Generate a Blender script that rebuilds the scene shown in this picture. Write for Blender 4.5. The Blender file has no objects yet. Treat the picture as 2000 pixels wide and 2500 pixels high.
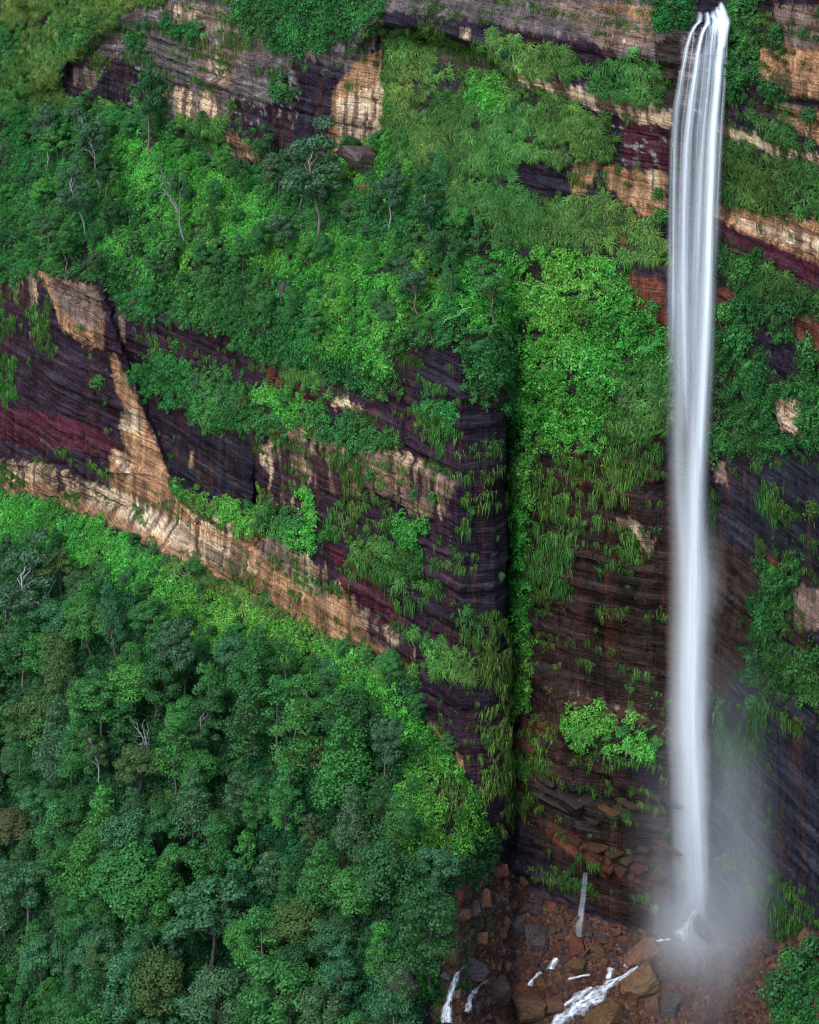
import bpy, bmesh, math, random
import numpy as np
from mathutils import Vector, Euler, Matrix

# ------------------------------------------------------------------ camera, light, exposure
SC = bpy.context.scene
COL = SC.collection
F = 5300.0          # focal length in photograph pixels (photograph 2000 x 2500)
YH = -1196.0        # horizon row in photograph pixels
HC = 264.0          # camera height above the foot of the fall

cd = bpy.data.cameras.new('camera'); cam = bpy.data.objects.new('camera', cd); COL.objects.link(cam)
cam.location = (0, 0, HC); cam.rotation_euler = (math.radians(90), 0, 0)
cd.sensor_fit = 'VERTICAL'; cd.sensor_height = 36.0; cd.lens = F/2500*36.0
cd.shift_y = -(1250-YH)/2500.0
cd.clip_start = 1; cd.clip_end = 5000
SC.camera = cam

SUN_DIR = Vector((-0.48, -0.60, 0.95)).normalized()       # towards the light
SC.world = bpy.data.worlds.new('World'); SC.world.use_nodes = True
wn = SC.world.node_tree.nodes; wl = SC.world.node_tree.links
sky = wn.new('ShaderNodeTexSky'); sky.sky_type = 'NISHITA'; sky.sun_disc = False
sky.sun_elevation = math.asin(SUN_DIR.z); sky.sun_rotation = math.atan2(SUN_DIR.x, SUN_DIR.y) % (2*math.pi)
sky.air_density = 1.0; sky.dust_density = 0.6; sky.ozone_density = 1.0
wl.new(sky.outputs[0], wn['Background'].inputs[0]); wn['Background'].inputs[1].default_value = 0.148
ld = bpy.data.lights.new('sun', 'SUN'); ld.energy = 1.4; ld.angle = math.radians(24); ld.color = (1, .99, .97)
lo = bpy.data.objects.new('sun', ld); COL.objects.link(lo)
lo.rotation_euler = (-SUN_DIR).to_track_quat('-Z', 'Y').to_euler()
SC.view_settings.view_transform = 'Standard'; SC.view_settings.look = 'None'
SC.view_settings.exposure = 1.08; SC.view_settings.gamma = 1.0
cy = SC.cycles
cy.max_bounces = 8; cy.diffuse_bounces = 3; cy.glossy_bounces = 2; cy.transmission_bounces = 3
cy.volume_bounces = 4; cy.transparent_max_bounces = 16; cy.use_denoising = True
cy.caustics_reflective = False; cy.caustics_refractive = False
cy.filter_width = 1.1
cy.volume_step_rate = 1.0; cy.volume_max_steps = 256

RNG = np.random.default_rng(7)
random.seed(7)

# ------------------------------------------------------------------ helpers
def tag(o, label=None, cat=None, group=None, kind=None):
    if label: o['label'] = label
    if cat: o['category'] = cat
    if group: o['group'] = group
    if kind: o['kind'] = kind
    return o

def mesh(name, V, Fc, mat=None, smooth=False):
    me = bpy.data.meshes.new(name)
    V = np.asarray(V, np.float32)
    if isinstance(Fc, np.ndarray) and Fc.ndim == 2:
        n = Fc.shape[1]
        me.vertices.add(len(V)); me.vertices.foreach_set('co', V.ravel())
        me.loops.add(Fc.size); me.loops.foreach_set('vertex_index', Fc.ravel().astype(np.int32))
        me.polygons.add(len(Fc)); me.polygons.foreach_set('loop_start', np.arange(0, Fc.size, n, dtype=np.int32))
        me.update(calc_edges=True)
    else:
        me.from_pydata([tuple(v) for v in V], [], [tuple(int(i) for i in f) for f in Fc])
    if mat: me.materials.append(mat)
    if smooth: me.polygons.foreach_set('use_smooth', np.ones(len(me.polygons), bool))
    me.update()
    return me

def link(name, me, parent=None, loc=(0, 0, 0), rot=(0, 0, 0), scale=(1, 1, 1)):
    o = bpy.data.objects.new(name, me); COL.objects.link(o)
    if parent: o.parent = parent
    o.location = loc; o.rotation_euler = rot; o.scale = scale
    return o

def empty(name, loc, rot=(0, 0, 0), scale=(1, 1, 1)):
    o = link(name, None, None, loc, rot, scale); o.empty_display_size = .5
    return o

# value noise
_PT = np.random.default_rng(1234).random(65536).astype(np.float32)
def _h(i, j, k):
    return _PT[((i*73856093) ^ (j*19349663) ^ (k*83492791)) & 65535]
def vnoise(x, y, z=0.0, seed=0):
    x = np.asarray(x, np.float64); y = np.asarray(y, np.float64)+0*x; z = np.asarray(z, np.float64)+0*x
    xi = np.floor(x).astype(np.int64); yi = np.floor(y).astype(np.int64); zi = np.floor(z).astype(np.int64)+seed*101
    fx = x-np.floor(x); fy = y-np.floor(y); fz = z-np.floor(z)
    fx = fx*fx*(3-2*fx); fy = fy*fy*(3-2*fy); fz = fz*fz*(3-2*fz)
    def L(a, b, t): return a+(b-a)*t
    c = [[[_h(xi+a, yi+b, zi+d) for d in (0, 1)] for b in (0, 1)] for a in (0, 1)]
    r = L(L(L(c[0][0][0], c[1][0][0], fx), L(c[0][1][0], c[1][1][0], fx), fy),
          L(L(c[0][0][1], c[1][0][1], fx), L(c[0][1][1], c[1][1][1], fx), fy), fz)
    return r*2-1
def fbm(x, y, z=0.0, oct=3, seed=0):
    a = 1.0; s = 0; t = 0
    for o in range(oct):
        s = s+a*vnoise(x*2**o, y*2**o, np.asarray(z)*2**o, seed+o*7); t += a; a *= .5
    return s/t

# wall frame: s runs along the cliff to the left and away, n points out of the cliff, z is up
A = math.atan2(4707, F)
D = np.array([-math.sin(A), math.cos(A)]); N = np.array([-math.cos(A), -math.sin(A)])
P0 = np.array([52.8, 400.0])
def world(s, n, z):
    return np.stack([P0[0]+D[0]*s+N[0]*n, P0[1]+D[1]*s+N[1]*n, z+0*s], -1)
def pix2wall(px, py, n):
    """where the sight line through a photograph pixel meets the upright plane n metres out"""
    k = (px-1000.0)/F
    Q = P0+N*n
    s = (k*Q[1]-Q[0])/(D[0]-k*D[1]); Y = Q[1]+D[1]*s
    return s, HC-(py-YH)*Y/F
def proj(P):
    return 1000+F*P[..., 0]/P[..., 1], YH+F*(HC-P[..., 2])/P[..., 1]

# ------------------------------------------------------------------ region maps (photograph pixels -> what the ground is)
MX0, MY0, MS = -400, -500, 4
MW, MH = 700, 900
_gy, _gx = np.mgrid[0:MH, 0:MW]
_gx = _gx*MS+MX0; _gy = _gy*MS+MY0
def inpoly(poly, X, Y):
    r = np.zeros(X.shape, bool); n = len(poly)
    for i in range(n):
        x1, y1 = poly[i]; x2, y2 = poly[(i+1) % n]
        if y1 == y2: continue
        c = ((y1 > Y) != (y2 > Y)) & (X < (x2-x1)*(Y-y1)/(y2-y1)+x1)
        r ^= c
    return r
def paint(M, val, poly):
    xs = [p[0] for p in poly]; ys = [p[1] for p in poly]
    a = max(0, int((min(xs)-MX0)/MS)-1); b = min(MW, int((max(xs)-MX0)/MS)+2)
    c = max(0, int((min(ys)-MY0)/MS)-1); d = min(MH, int((max(ys)-MY0)/MS)+2)
    m = inpoly(poly, _gx[c:d, a:b], _gy[c:d, a:b]); M[c:d, a:b][m] = val
def look(M, px, py):
    i = np.clip(((px-MX0)/MS).astype(int), 0, MW-1); j = np.clip(((py-MY0)/MS).astype(int), 0, MH-1)
    return M[j, i]

PAL = {  # rock colours; the purples also hold the shadows' tint, black the cleft's shade
 'dark':   (.023, .017, .026), 'purple': (.029, .016, .025), 'maroon': (.060, .015, .024), 'cream': (.55, .38, .24),
 'orange': (.36, .19, .095), 'tan': (.21, .14, .105), 'grey': (.125, .098, .094), 'brown': (.030, .018, .015),
 'red': (.125, .040, .025), 'blue': (.022, .021, .030), 'soil': (.022, .024, .014), 'gravel': (.10, .050, .034), 'black': (.012, .010, .012), 'streaky': (.045, .022, .028)}
PN = list(PAL)
ROCK = np.zeros((MH, MW), np.int8)
def rk(name, *pts): paint(ROCK, PN.index(name), pts)
rk('dark', (-400, -500), (2400, -500), (2400, 3100), (-400, 3100))
# upper cliff
rk('grey', (250, -100), (1700, -100), (1700, 260), (1480, 250), (1260, 190), (1180, 115), (930, 60), (860, 250), (800, 390), (640, 430), (470, 380), (370, 270), (160, 250), (150, 150), (300, 30))
rk('dark', (160, 150), (300, 140), (390, 200), (360, 270), (150, 260))
rk('dark', (720, 140), (880, 170), (860, 260), (795, 375), (700, 370), (660, 250))
rk('purple', (560, 240), (680, 260), (720, 370), (640, 420), (560, 370))
rk('dark', (900, 20), (1060, 35), (1220, 60), (1240, 120), (1180, 118), (930, 60))
rk('purple', (1220, 60), (1500, 110), (1520, 250), (1260, 190))
rk('tan', (470, 90), (600, 120), (560, 215), (470, 200)); rk('cream', (500, 140), (550, 140), (556, 205), (510, 190))
rk('tan', (400, 10), (520, 10), (600, 60), (560, 90), (440, 60)); rk('cream', (420, 15), (475, 18), (470, 45), (425, 40))
rk('tan', (180, 165), (245, 165), (235, 220), (180, 200))
rk('cream', (365, 210), (420, 218), (525, 222), (535, 285), (500, 295), (440, 285), (370, 250))
rk('orange', (545, 310), (600, 350), (640, 395), (560, 375))
rk('orange', (800, 380), (810, 225), (862, 150), (935, 120), (938, 340), (835, 372)); rk('cream', (815, 240), (935, 200), (932, 320), (830, 365))
rk('tan', (1330, 0), (1620, 10), (1600, 110), (1480, 120), (1390, 60)); rk('orange', (1450, 0), (1610, 20), (1590, 50), (1460, 20))
rk('cream', (1120, 65), (1145, 68), (1145, 98), (1125, 95)); rk('cream', (1498, 60), (1525, 62), (1520, 100), (1500, 100))
rk('tan', (1060, 120), (1250, 160), (1300, 200), (1240, 200), (1060, 150))
rk('cream', (1245, 172), (1300, 190), (1480, 233), (1640, 268), (1640, 312), (1560, 298), (1470, 270), (1340, 228), (1250, 200))
rk('brown', (1600, 100), (1660, 90), (1650, 270), (1600, 250))
rk('maroon', (1510, 292), (1640, 312), (1640, 420), (1520, 390))
rk('orange', (1470, 400), (1630, 420), (1620, 540), (1560, 515), (1490, 460)); rk('orange', (1395, 470), (1400, 400), (1480, 375), (1420, 480)); rk('cream', (1580, 410), (1612, 415), (1605, 500), (1585, 460))
rk('orange', (1500, 560), (1570, 600), (1560, 640), (1500, 600))
rk('red', (1500, 650), (1620, 680), (1640, 840), (1550, 800), (1510, 720))
rk('tan', (1890, 15), (2400, 15), (2400, 115), (1900, 110)); rk('orange', (1850, 115), (2400, 110), (2400, 240), (1930, 235), (1850, 190))
rk('purple', (1790, 200), (1900, 230), (2000, 270), (2000, 300), (1800, 280))
rk('cream', (1740, 285), (1850, 330), (2000, 378), (2400, 480), (2400, 520), (2000, 410), (1850, 362), (1740, 325))
rk('orange', (1880, 250), (2400, 320), (2400, 400), (2000, 345), (1900, 290))
rk('orange', (1740, 495), (1850, 505), (2000, 540), (2400, 650), (2400, 780), (2000, 645), (1880, 592), (1740, 530)); rk('cream', (1790, 530), (2000, 580), (2000, 615), (1860, 575))
rk('maroon', (1740, 530), (1880, 592), (2000, 645), (2000, 700), (1860, 650), (1740, 590))
rk('red', (1740, 700), (1800, 700), (1800, 800), (1750, 810)); rk('red', (1935, 760), (2400, 740), (2400, 880), (1950, 850))
rk('cream', (1885, 970), (1930, 958), (1965, 1000), (1950, 1060), (1900, 1050)); rk('tan', (1930, 1430), (2400, 1430), (2400, 1580), (1940, 1530))
rk('blue', (1760, 1060), (2400, 1060), (2400, 1400), (1900, 1380), (1760, 1300)); rk('blue', (1740, 1600), (2400, 1750), (2400, 2300), (1740, 2300))
rk('tan', (1740, 1140), (1770, 1130), (1775, 1180), (1750, 1180))
# lower left cliff
rk('purple', (-400, 600), (0, 640), (250, 690), (480, 770), (1000, 830), (1240, 820), (1240, 2050), (1000, 1670), (560, 1430), (0, 1180), (-400, 1080))
rk('dark', (480, 780), (1000, 830), (1240, 830), (1240, 1050), (1000, 1000), (660, 900)); rk('dark', (410, 1060), (625, 1070), (625, 1250), (480, 1225), (430, 1180))
rk('tan', (-100, 640), (85, 655), (90, 740), (-100, 720))
rk('orange', (85, 655), (238, 705), (246, 770), (244, 850), (205, 840), (150, 800), (130, 740)); rk('tan', (110, 670), (236, 712), (243, 800), (200, 800), (140, 740))
rk('maroon', (-100, 960), (250, 1040), (300, 1110), (100, 1090), (-100, 1060)); rk('maroon', (640, 900), (760, 940), (850, 1000), (700, 960))
rk('tan', (285, 760), (305, 760), (300, 830), (290, 830)); rk('red', (650, 860), (700, 900), (690, 940), (650, 930))
rk('orange', (-400, 1000), (0, 1118), (110, 1128), (200, 1165), (268, 1195), (262, 1092), (302, 1100), (297, 990), (262, 862), (282, 862), (335, 990), (405, 1130), (425, 1210),
   (520, 1222), (612, 1275), (640, 1310), (800, 1400), (930, 1500), (1010, 1580), (1020, 1640), (830, 1565), (560, 1430), (310, 1295), (0, 1185), (-400, 1080))
rk('cream', (-200, 1090), (0, 1135), (100, 1140), (95, 1180), (0, 1165)); rk('cream', (265, 1095), (300, 1105), (330, 1170), (290, 1160)); rk('cream', (300, 1000), (335, 1000), (345, 1060), (300, 1050))
rk('cream', (210, 1170), (330, 1210), (560, 1330), (640, 1400), (560, 1400), (320, 1275), (200, 1220)); rk('cream', (450, 1220), (540, 1240), (610, 1290), (580, 1320), (470, 1270))
rk('streaky', (630, 1080), (690, 1030), (765, 1028), (775, 1065), (1000, 1105), (1110, 1180), (1100, 1260), (1000, 1250), (880, 1195), (760, 1225), (640, 1240)); rk('cream', (636, 1085), (664, 1078), (662, 1160), (640, 1130)); rk('streaky', (690, 1035), (760, 1030), (760, 1130), (700, 1150)); rk('streaky', (840, 1420), (930, 1500), (1010, 1580), (1060, 1640), (1000, 1620), (900, 1560)); rk('streaky', (-400, 640), (85, 655), (90, 740), (-400, 720)); rk('streaky', (620, 1290), (800, 1390), (840, 1450), (760, 1440), (640, 1370)); rk('streaky', (0, 1118), (110, 1128), (200, 1165), (190, 1215), (120, 1190), (100, 1160), (0, 1140))
rk('cream', (808, 965), (882, 990), (878, 1005), (812, 985)); rk('orange', (462, 1100), (475, 1100), (474, 1135), (464, 1130))
rk('tan', (650, 1300), (720, 1320), (700, 1400), (640, 1370)); rk('maroon', (780, 1300), (960, 1450), (1000, 1560), (850, 1450))
rk('purple', (1010, 1560), (1060, 1640), (1130, 1750), (1160, 1900), (1060, 1760), (1000, 1660)); rk('orange', (1030, 1720), (1060, 1760), (1130, 1850), (1130, 1880), (1060, 1790))
rk('maroon', (840, 1690), (900, 1720), (890, 1760), (840, 1730))
rk('dark', (1115, 830), (1240, 820), (1240, 1720), (1130, 1700)); rk('black', (1232, 800), (1262, 800), (1262, 1700), (1190, 1720), (1240, 1500))  # shade of the cleft painted black, shaded side of the buttress painted darker
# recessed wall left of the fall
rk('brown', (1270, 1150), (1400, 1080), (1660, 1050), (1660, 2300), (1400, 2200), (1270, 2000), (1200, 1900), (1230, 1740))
rk('dark', (1600, 1050), (1660, 1000), (1660, 1300), (1600, 1280)); rk('cream', (1500, 1255), (1560, 1275), (1600, 1330), (1580, 1340), (1510, 1275))
rk('tan', (1390, 1695), (1500, 1725), (1640, 1775), (1640, 1795), (1480, 1745), (1395, 1718)); rk('red', (1230, 1740), (1300, 1760), (1370, 1770), (1340, 1800), (1230, 1790))
rk('red', (1330, 2000), (1420, 2050), (1640, 2160), (1640, 2200), (1480, 2140), (1330, 2040)); rk('dark', (1180, 2000), (1300, 2030), (1290, 2140), (1180, 2110)); rk('maroon', (1300, 2180), (1380, 2200), (1375, 2240), (1310, 2230))
rk('dark', (1500, 1840), (1650, 1860), (1650, 1960), (1540, 1900))
rk('brown', (1740, 1300), (1860, 1380), (1850, 1560), (1810, 1650), (1740, 1720)); rk('red', (1870, 1355), (1920, 1370), (1910, 1390), (1870, 1375)); rk('orange', (1830, 1640), (1890, 1625), (1880, 1650), (1835, 1655))
# ground
rk('soil', (-400, 1180), (0, 1185), (310, 1300), (560, 1435), (830, 1570), (1000, 1670), (1060, 1800), (1130, 1890), (1180, 2100), (1000, 2350), (1000, 3000), (-400, 3000))
rk('gravel', (1110, 2130), (1300, 2180), (1400, 2230), (1640, 2285), (2400, 2260), (2400, 3000), (1000, 3000), (1080, 2300))

# vegetation types
VT = {'none': 0, 'grass': 1, 'scrub': 2, 'bright': 3, 'floor': 4, 'sparse': 5, 'vine': 6, 'fern': 7}
VEG = np.zeros((MH, MW), np.int8)
def vg(name, *pts): paint(VEG, VT[name], pts)
vg('sparse', (-400, -500), (2400, -500), (2400, 2250), (1640, 2260), (1300, 2150), (1180, 2000), (-400, 1200))
vg('none', (380, 210), (545, 220), (540, 300), (380, 290)); vg('none', (560, 150), (860, 200), (790, 370), (640, 330))
vg('none', (805, 230), (938, 180), (935, 350), (815, 372)); vg('none', (85, 655), (245, 705), (245, 845), (150, 800))
vg('none', (410, 1060), (625, 1070), (625, 1240), (480, 1220)); vg('none', (262, 862), (300, 870), (425, 1190), (290, 1180))
vg('none', (0, 860), (260, 900), (260, 1090), (0, 1060)); vg('none', (1140, 1380), (1240, 1380), (1240, 1520), (1140, 1520))
# upper left hanging grass and shrubs above
vg('grass', (-400, -500), (340, -500), (300, 30), (150, 150), (145, 245), (380, 262), (250, 330), (0, 380), (-400, 400))
vg('grass', (340, -300), (420, -300), (400, 10), (300, 30)); vg('scrub', (560, -300), (960, -300), (930, 30), (860, 90), (720, 140), (620, 100), (570, 20)); vg('scrub', (400, 45), (500, 60), (500, 90), (420, 85))
vg('scrub', (-100, 40), (60, 60), (40, 130), (-100, 120)); vg('sparse', (90, 40), (125, 30), (120, 80), (95, 80)); vg('scrub', (150, 60), (260, 30), (220, 90), (160, 120)); vg('scrub', (640, 170), (700, 200), (725, 240), (660, 235)); vg('scrub', (300, 70), (360, 90), (340, 140), (310, 120))
vg('grass', (440, 285), (560, 300), (560, 325), (450, 310)); vg('grass', (420, 330), (560, 340), (640, 380), (520, 370))
# terrace
vg('scrub', (-400, 340), (130, 260), (380, 268), (470, 370), (640, 425), (800, 400), (835, 372), (940, 340), (1000, 420), (1250, 640), (1260, 820), (1170, 835), (940, 840), (985, 945), (900, 965), (760, 890), (660, 830), (500, 790), (300, 765), (250, 690), (80, 652), (-400, 640))
vg('none', (150, 600), (215, 610), (210, 660), (160, 650)); vg('scrub', (-400, 640), (70, 650), (50, 680), (-400, 660))
vg('bright', (220, 590), (330, 560), (430, 590), (560, 600), (520, 670), (400, 690), (300, 660)); vg('bright', (230, 330), (420, 330), (560, 420), (560, 520), (440, 520), (260, 480))
vg('bright', (830, 380), (940, 335), (1010, 360), (1000, 470), (900, 480), (850, 420)); vg('bright', (760, 740), (820, 690), (930, 700), (1010, 800), (930, 830), (960, 900), (850, 880), (760, 860))
vg('bright', (560, 560), (800, 560), (1000, 600), (1100, 700), (1050, 780), (900, 700), (720, 690), (600, 640)); vg('bright', (330, 420), (560, 430), (700, 520), (600, 590), (380, 560))
vg('bright', (1130, 640), (1260, 600), (1260, 800), (1170, 820), (1130, 760))
# right upper vegetation
vg('grass', (945, 80), (1060, 85), (1180, 125), (1260, 205), (1480, 290), (1515, 370), (1400, 388), (1240, 395), (1240, 470), (1400, 490), (1490, 470), (1620, 560), (1640, 640), (1560, 640), (1400, 600), (1200, 600), (1000, 440), (945, 330))
vg('none', (960, 195), (1140, 195), (1130, 215), (960, 215)); vg('none', (1240, 400), (1395, 395), (1390, 465), (1260, 450)); vg('none', (1500, 295), (1640, 310), (1640, 400), (1520, 385))
vg('grass', (1190, 100), (1240, 55), (1260, 110), (1400, 130), (1420, 180), (1300, 190)); vg('grass', (1400, 170), (1500, 150), (1560, 120), (1620, 180), (1600, 240), (1480, 235)); vg('scrub', (1600, -100), (1700, -100), (1690, 50), (1650, 100), (1600, 60))
vg('bright', (1150, 190), (1240, 200), (1200, 280), (1150, 250))
vg('none', (1245, 172), (1640, 270), (1640, 310), (1250, 200))
# bright slope right of the cleft
vg('bright', (1262, 640), (1400, 600), (1500, 650), (1560, 760), (1640, 800), (1640, 1000), (1560, 1080), (1450, 1090), (1330, 1130), (1262, 1060))
vg('grass', (1500, 900), (1640, 880), (1640, 1040), (1560, 1080), (1480, 1060)); vg('vine', (1262, 1050), (1330, 1100), (1480, 1060), (1600, 1090), (1540, 1200), (1400, 1280), (1280, 1280)); vg('red' if False else 'sparse', (1530, 660), (1630, 680), (1640, 800), (1570, 760))
vg('bright', (1262, 820), (1292, 830), (1288, 1740), (1256, 1740)); vg('none', (1212, 850), (1256, 850), (1252, 1680), (1222, 1680)); vg('vine', (1285, 1280), (1420, 1300), (1380, 1480), (1290, 1420)); vg('vine', (1510, 1270), (1560, 1290), (1560, 1400), (1520, 1360))
vg('bright', (1385, 1720), (1480, 1750), (1600, 1800), (1640, 1820), (1620, 1850), (1480, 1840), (1380, 1800)); vg('vine', (1170, 1500), (1290, 1600), (1240, 1740), (1170, 1750)); vg('vine', (1180, 1740), (1280, 1750), (1260, 2000), (1150, 1980)); vg('vine', (1280, 1780), (1360, 1800), (1330, 1960), (1240, 1960))
# ledges of the lower left cliff
vg('scrub', (310, 905), (390, 868), (520, 905), (640, 945), (760, 990), (900, 1040), (985, 1080), (940, 1110), (800, 1065), (760, 1045), (640, 1050), (500, 1040), (420, 985), (330, 960)); vg('bright', (640, 935), (760, 985), (740, 1030), (640, 1000))
vg('scrub', (470, 770), (640, 820), (760, 880), (720, 905), (560, 840)); vg('grass', (640, 880), (760, 900), (800, 950), (700, 930))
vg('vine', (800, 1100), (880, 1120), (870, 1180), (810, 1150)); vg('bright', (430, 1185), (520, 1228), (640, 1240), (760, 1285), (760, 1330), (620, 1300), (520, 1250)); vg('bright', (720, 1180), (760, 1230), (800, 1290), (770, 1280), (715, 1200))
vg('scrub', (620, 1240), (740, 1260), (760, 1300), (640, 1300)); vg('vine', (800, 1230), (900, 1230), (1000, 1270), (1060, 1380), (1090, 1450), (1000, 1470), (880, 1430), (800, 1330)); vg('grass', (830, 1290), (900, 1280), (1000, 1370), (1060, 1440), (980, 1430), (880, 1370)); vg('bright', (960, 1270), (1030, 1270), (1020, 1340), (970, 1330))
vg('vine', (1000, 1000), (1140, 1000), (1160, 1100), (1080, 1110)); vg('vine', (1130, 1200), (1240, 1200), (1230, 1300), (1140, 1290)); vg('scrub', (1000, 960), (1110, 1010), (1100, 1030), (1000, 985)); vg('scrub', (1120, 840), (1250, 820), (1240, 1010), (1150, 990))
vg('grass', (980, 1540), (1130, 1580), (1160, 1660), (1080, 1650)); vg('vine', (1130, 1480), (1230, 1480), (1240, 1560), (1130, 1560))
vg('sparse', (150, 1165), (330, 1225), (300, 1240), (150, 1190)); vg('vine', (-100, 720), (110, 740), (120, 800), (0, 800)); vg('vine', (-50, 860), (40, 870), (30, 980), (-50, 960))
# right of the fall
vg('scrub', (1770, -100), (1880, -100), (1860, 60), (1850, 180), (1800, 260), (1770, 200)); vg('scrub', (1850, 60), (1920, 70), (1910, 120), (1850, 115)); vg('grass', (1760, 335), (1850, 365), (2000, 415), (2400, 520), (2400, 660), (2000, 540), (1880, 505), (1760, 490))
vg('grass', (1820, 285), (1890, 300), (2000, 370), (1920, 365)); vg('scrub', (1850, 180), (1930, 180), (1930, 250), (1880, 260))
vg('scrub', (1740, 560), (1800, 590), (1950, 700), (2400, 740), (2400, 760), (1930, 770), (1920, 840), (2400, 880), (2400, 1180), (1960, 1080), (1860, 1120), (1740, 1120)); vg('none', (1885, 965), (1960, 965), (1955, 1060), (1890, 1050)); vg('grass', (1760, 610), (1900, 660), (1940, 740), (1800, 680)); vg('none', (1845, 810), (1930, 830), (1935, 940), (1905, 935), (1850, 880)); vg('none', (1745, 700), (1800, 715), (1790, 800), (1745, 790)); vg('none', (1750, 930), (1770, 940), (1760, 1010), (1745, 1000)); vg('none', (1780, 1030), (1800, 1040), (1790, 1100), (1775, 1090)); vg('sparse', (1850, 780), (1900, 760), (1900, 810), (1850, 820)); vg('grass', (1800, 630), (1990, 700), (1990, 735), (1830, 720)); vg('vine', (1740, 1120), (1800, 1130), (1800, 1260), (1740, 1260)); vg('vine', (1960, 1240), (2100, 1240), (2100, 1330), (1970, 1320)); vg('vine', (1825, 1060), (1850, 1080), (1845, 1160), (1820, 1150))
vg('vine', (1850, 1180), (1910, 1190), (1900, 1280), (1860, 1270)); vg('scrub', (1860, 1380), (1950, 1380), (1930, 1480), (1880, 1560), (1950, 1600), (2400, 1600), (2400, 1780), (1900, 1700), (1820, 1680), (1830, 1580)); vg('vine', (1740, 1720), (1900, 1720), (1850, 1850), (1740, 1850)); vg('vine', (1810, 2150), (1900, 2200), (1980, 2290), (1900, 2280)); vg('none', (1760, 1120), (1850, 1140), (1850, 1380), (1760, 1600)); vg('none', (1900, 1780), (2400, 1850), (2400, 2200), (1900, 2150))
# forest floor, bright scrub under the orange cliff, mossy bank of the stream
vg('floor', (-400, 1190), (0, 1190), (310, 1305), (560, 1440), (830, 1575), (1000, 1670), (1060, 1800), (1130, 1890), (1200, 2050), (1150, 2180), (1090, 2300), (1060, 2420), (900, 3000), (-400, 3000))
vg('grass', (400, 1350), (560, 1432), (700, 1497), (830, 1567), (960, 1610), (1020, 1680), (950, 1660), (800, 1610), (600, 1510), (420, 1400))
vg('bright', (-400, 1200), (0, 1195), (120, 1250), (60, 1330), (-400, 1330)); vg('bright', (-400, 1195), (0, 1195), (310, 1305), (480, 1440), (420, 1480), (250, 1400), (0, 1310), (-400, 1300)); vg('bright', (480, 1440), (700, 1520), (860, 1600), (1000, 1700), (1080, 1830), (1000, 1830), (880, 1750), (760, 1680), (640, 1650), (520, 1600), (400, 1500))
vg('bright', (1000, 1700), (1130, 1890), (1175, 2000), (1130, 2100), (1060, 2180), (1000, 2250), (960, 2000)); vg('vine', (1060, 1880), (1130, 1900), (1110, 2080), (1060, 2040)); vg('bright', (1000, 2250), (1080, 2180), (1100, 2300), (1050, 2420), (980, 2450)); vg('none', (840, 1690), (900, 1720), (890, 1770), (840, 1730))
vg('sparse', (1110, 2130), (1200, 2200), (1180, 2330), (1080, 2500), (1040, 2400), (1080, 2280)); vg('sparse', (1650, 2300), (1900, 2300), (1850, 2500), (1600, 2500)); vg('scrub', (1900, 2390), (1980, 2360), (2400, 2340), (2400, 3000), (1850, 3000))

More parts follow.
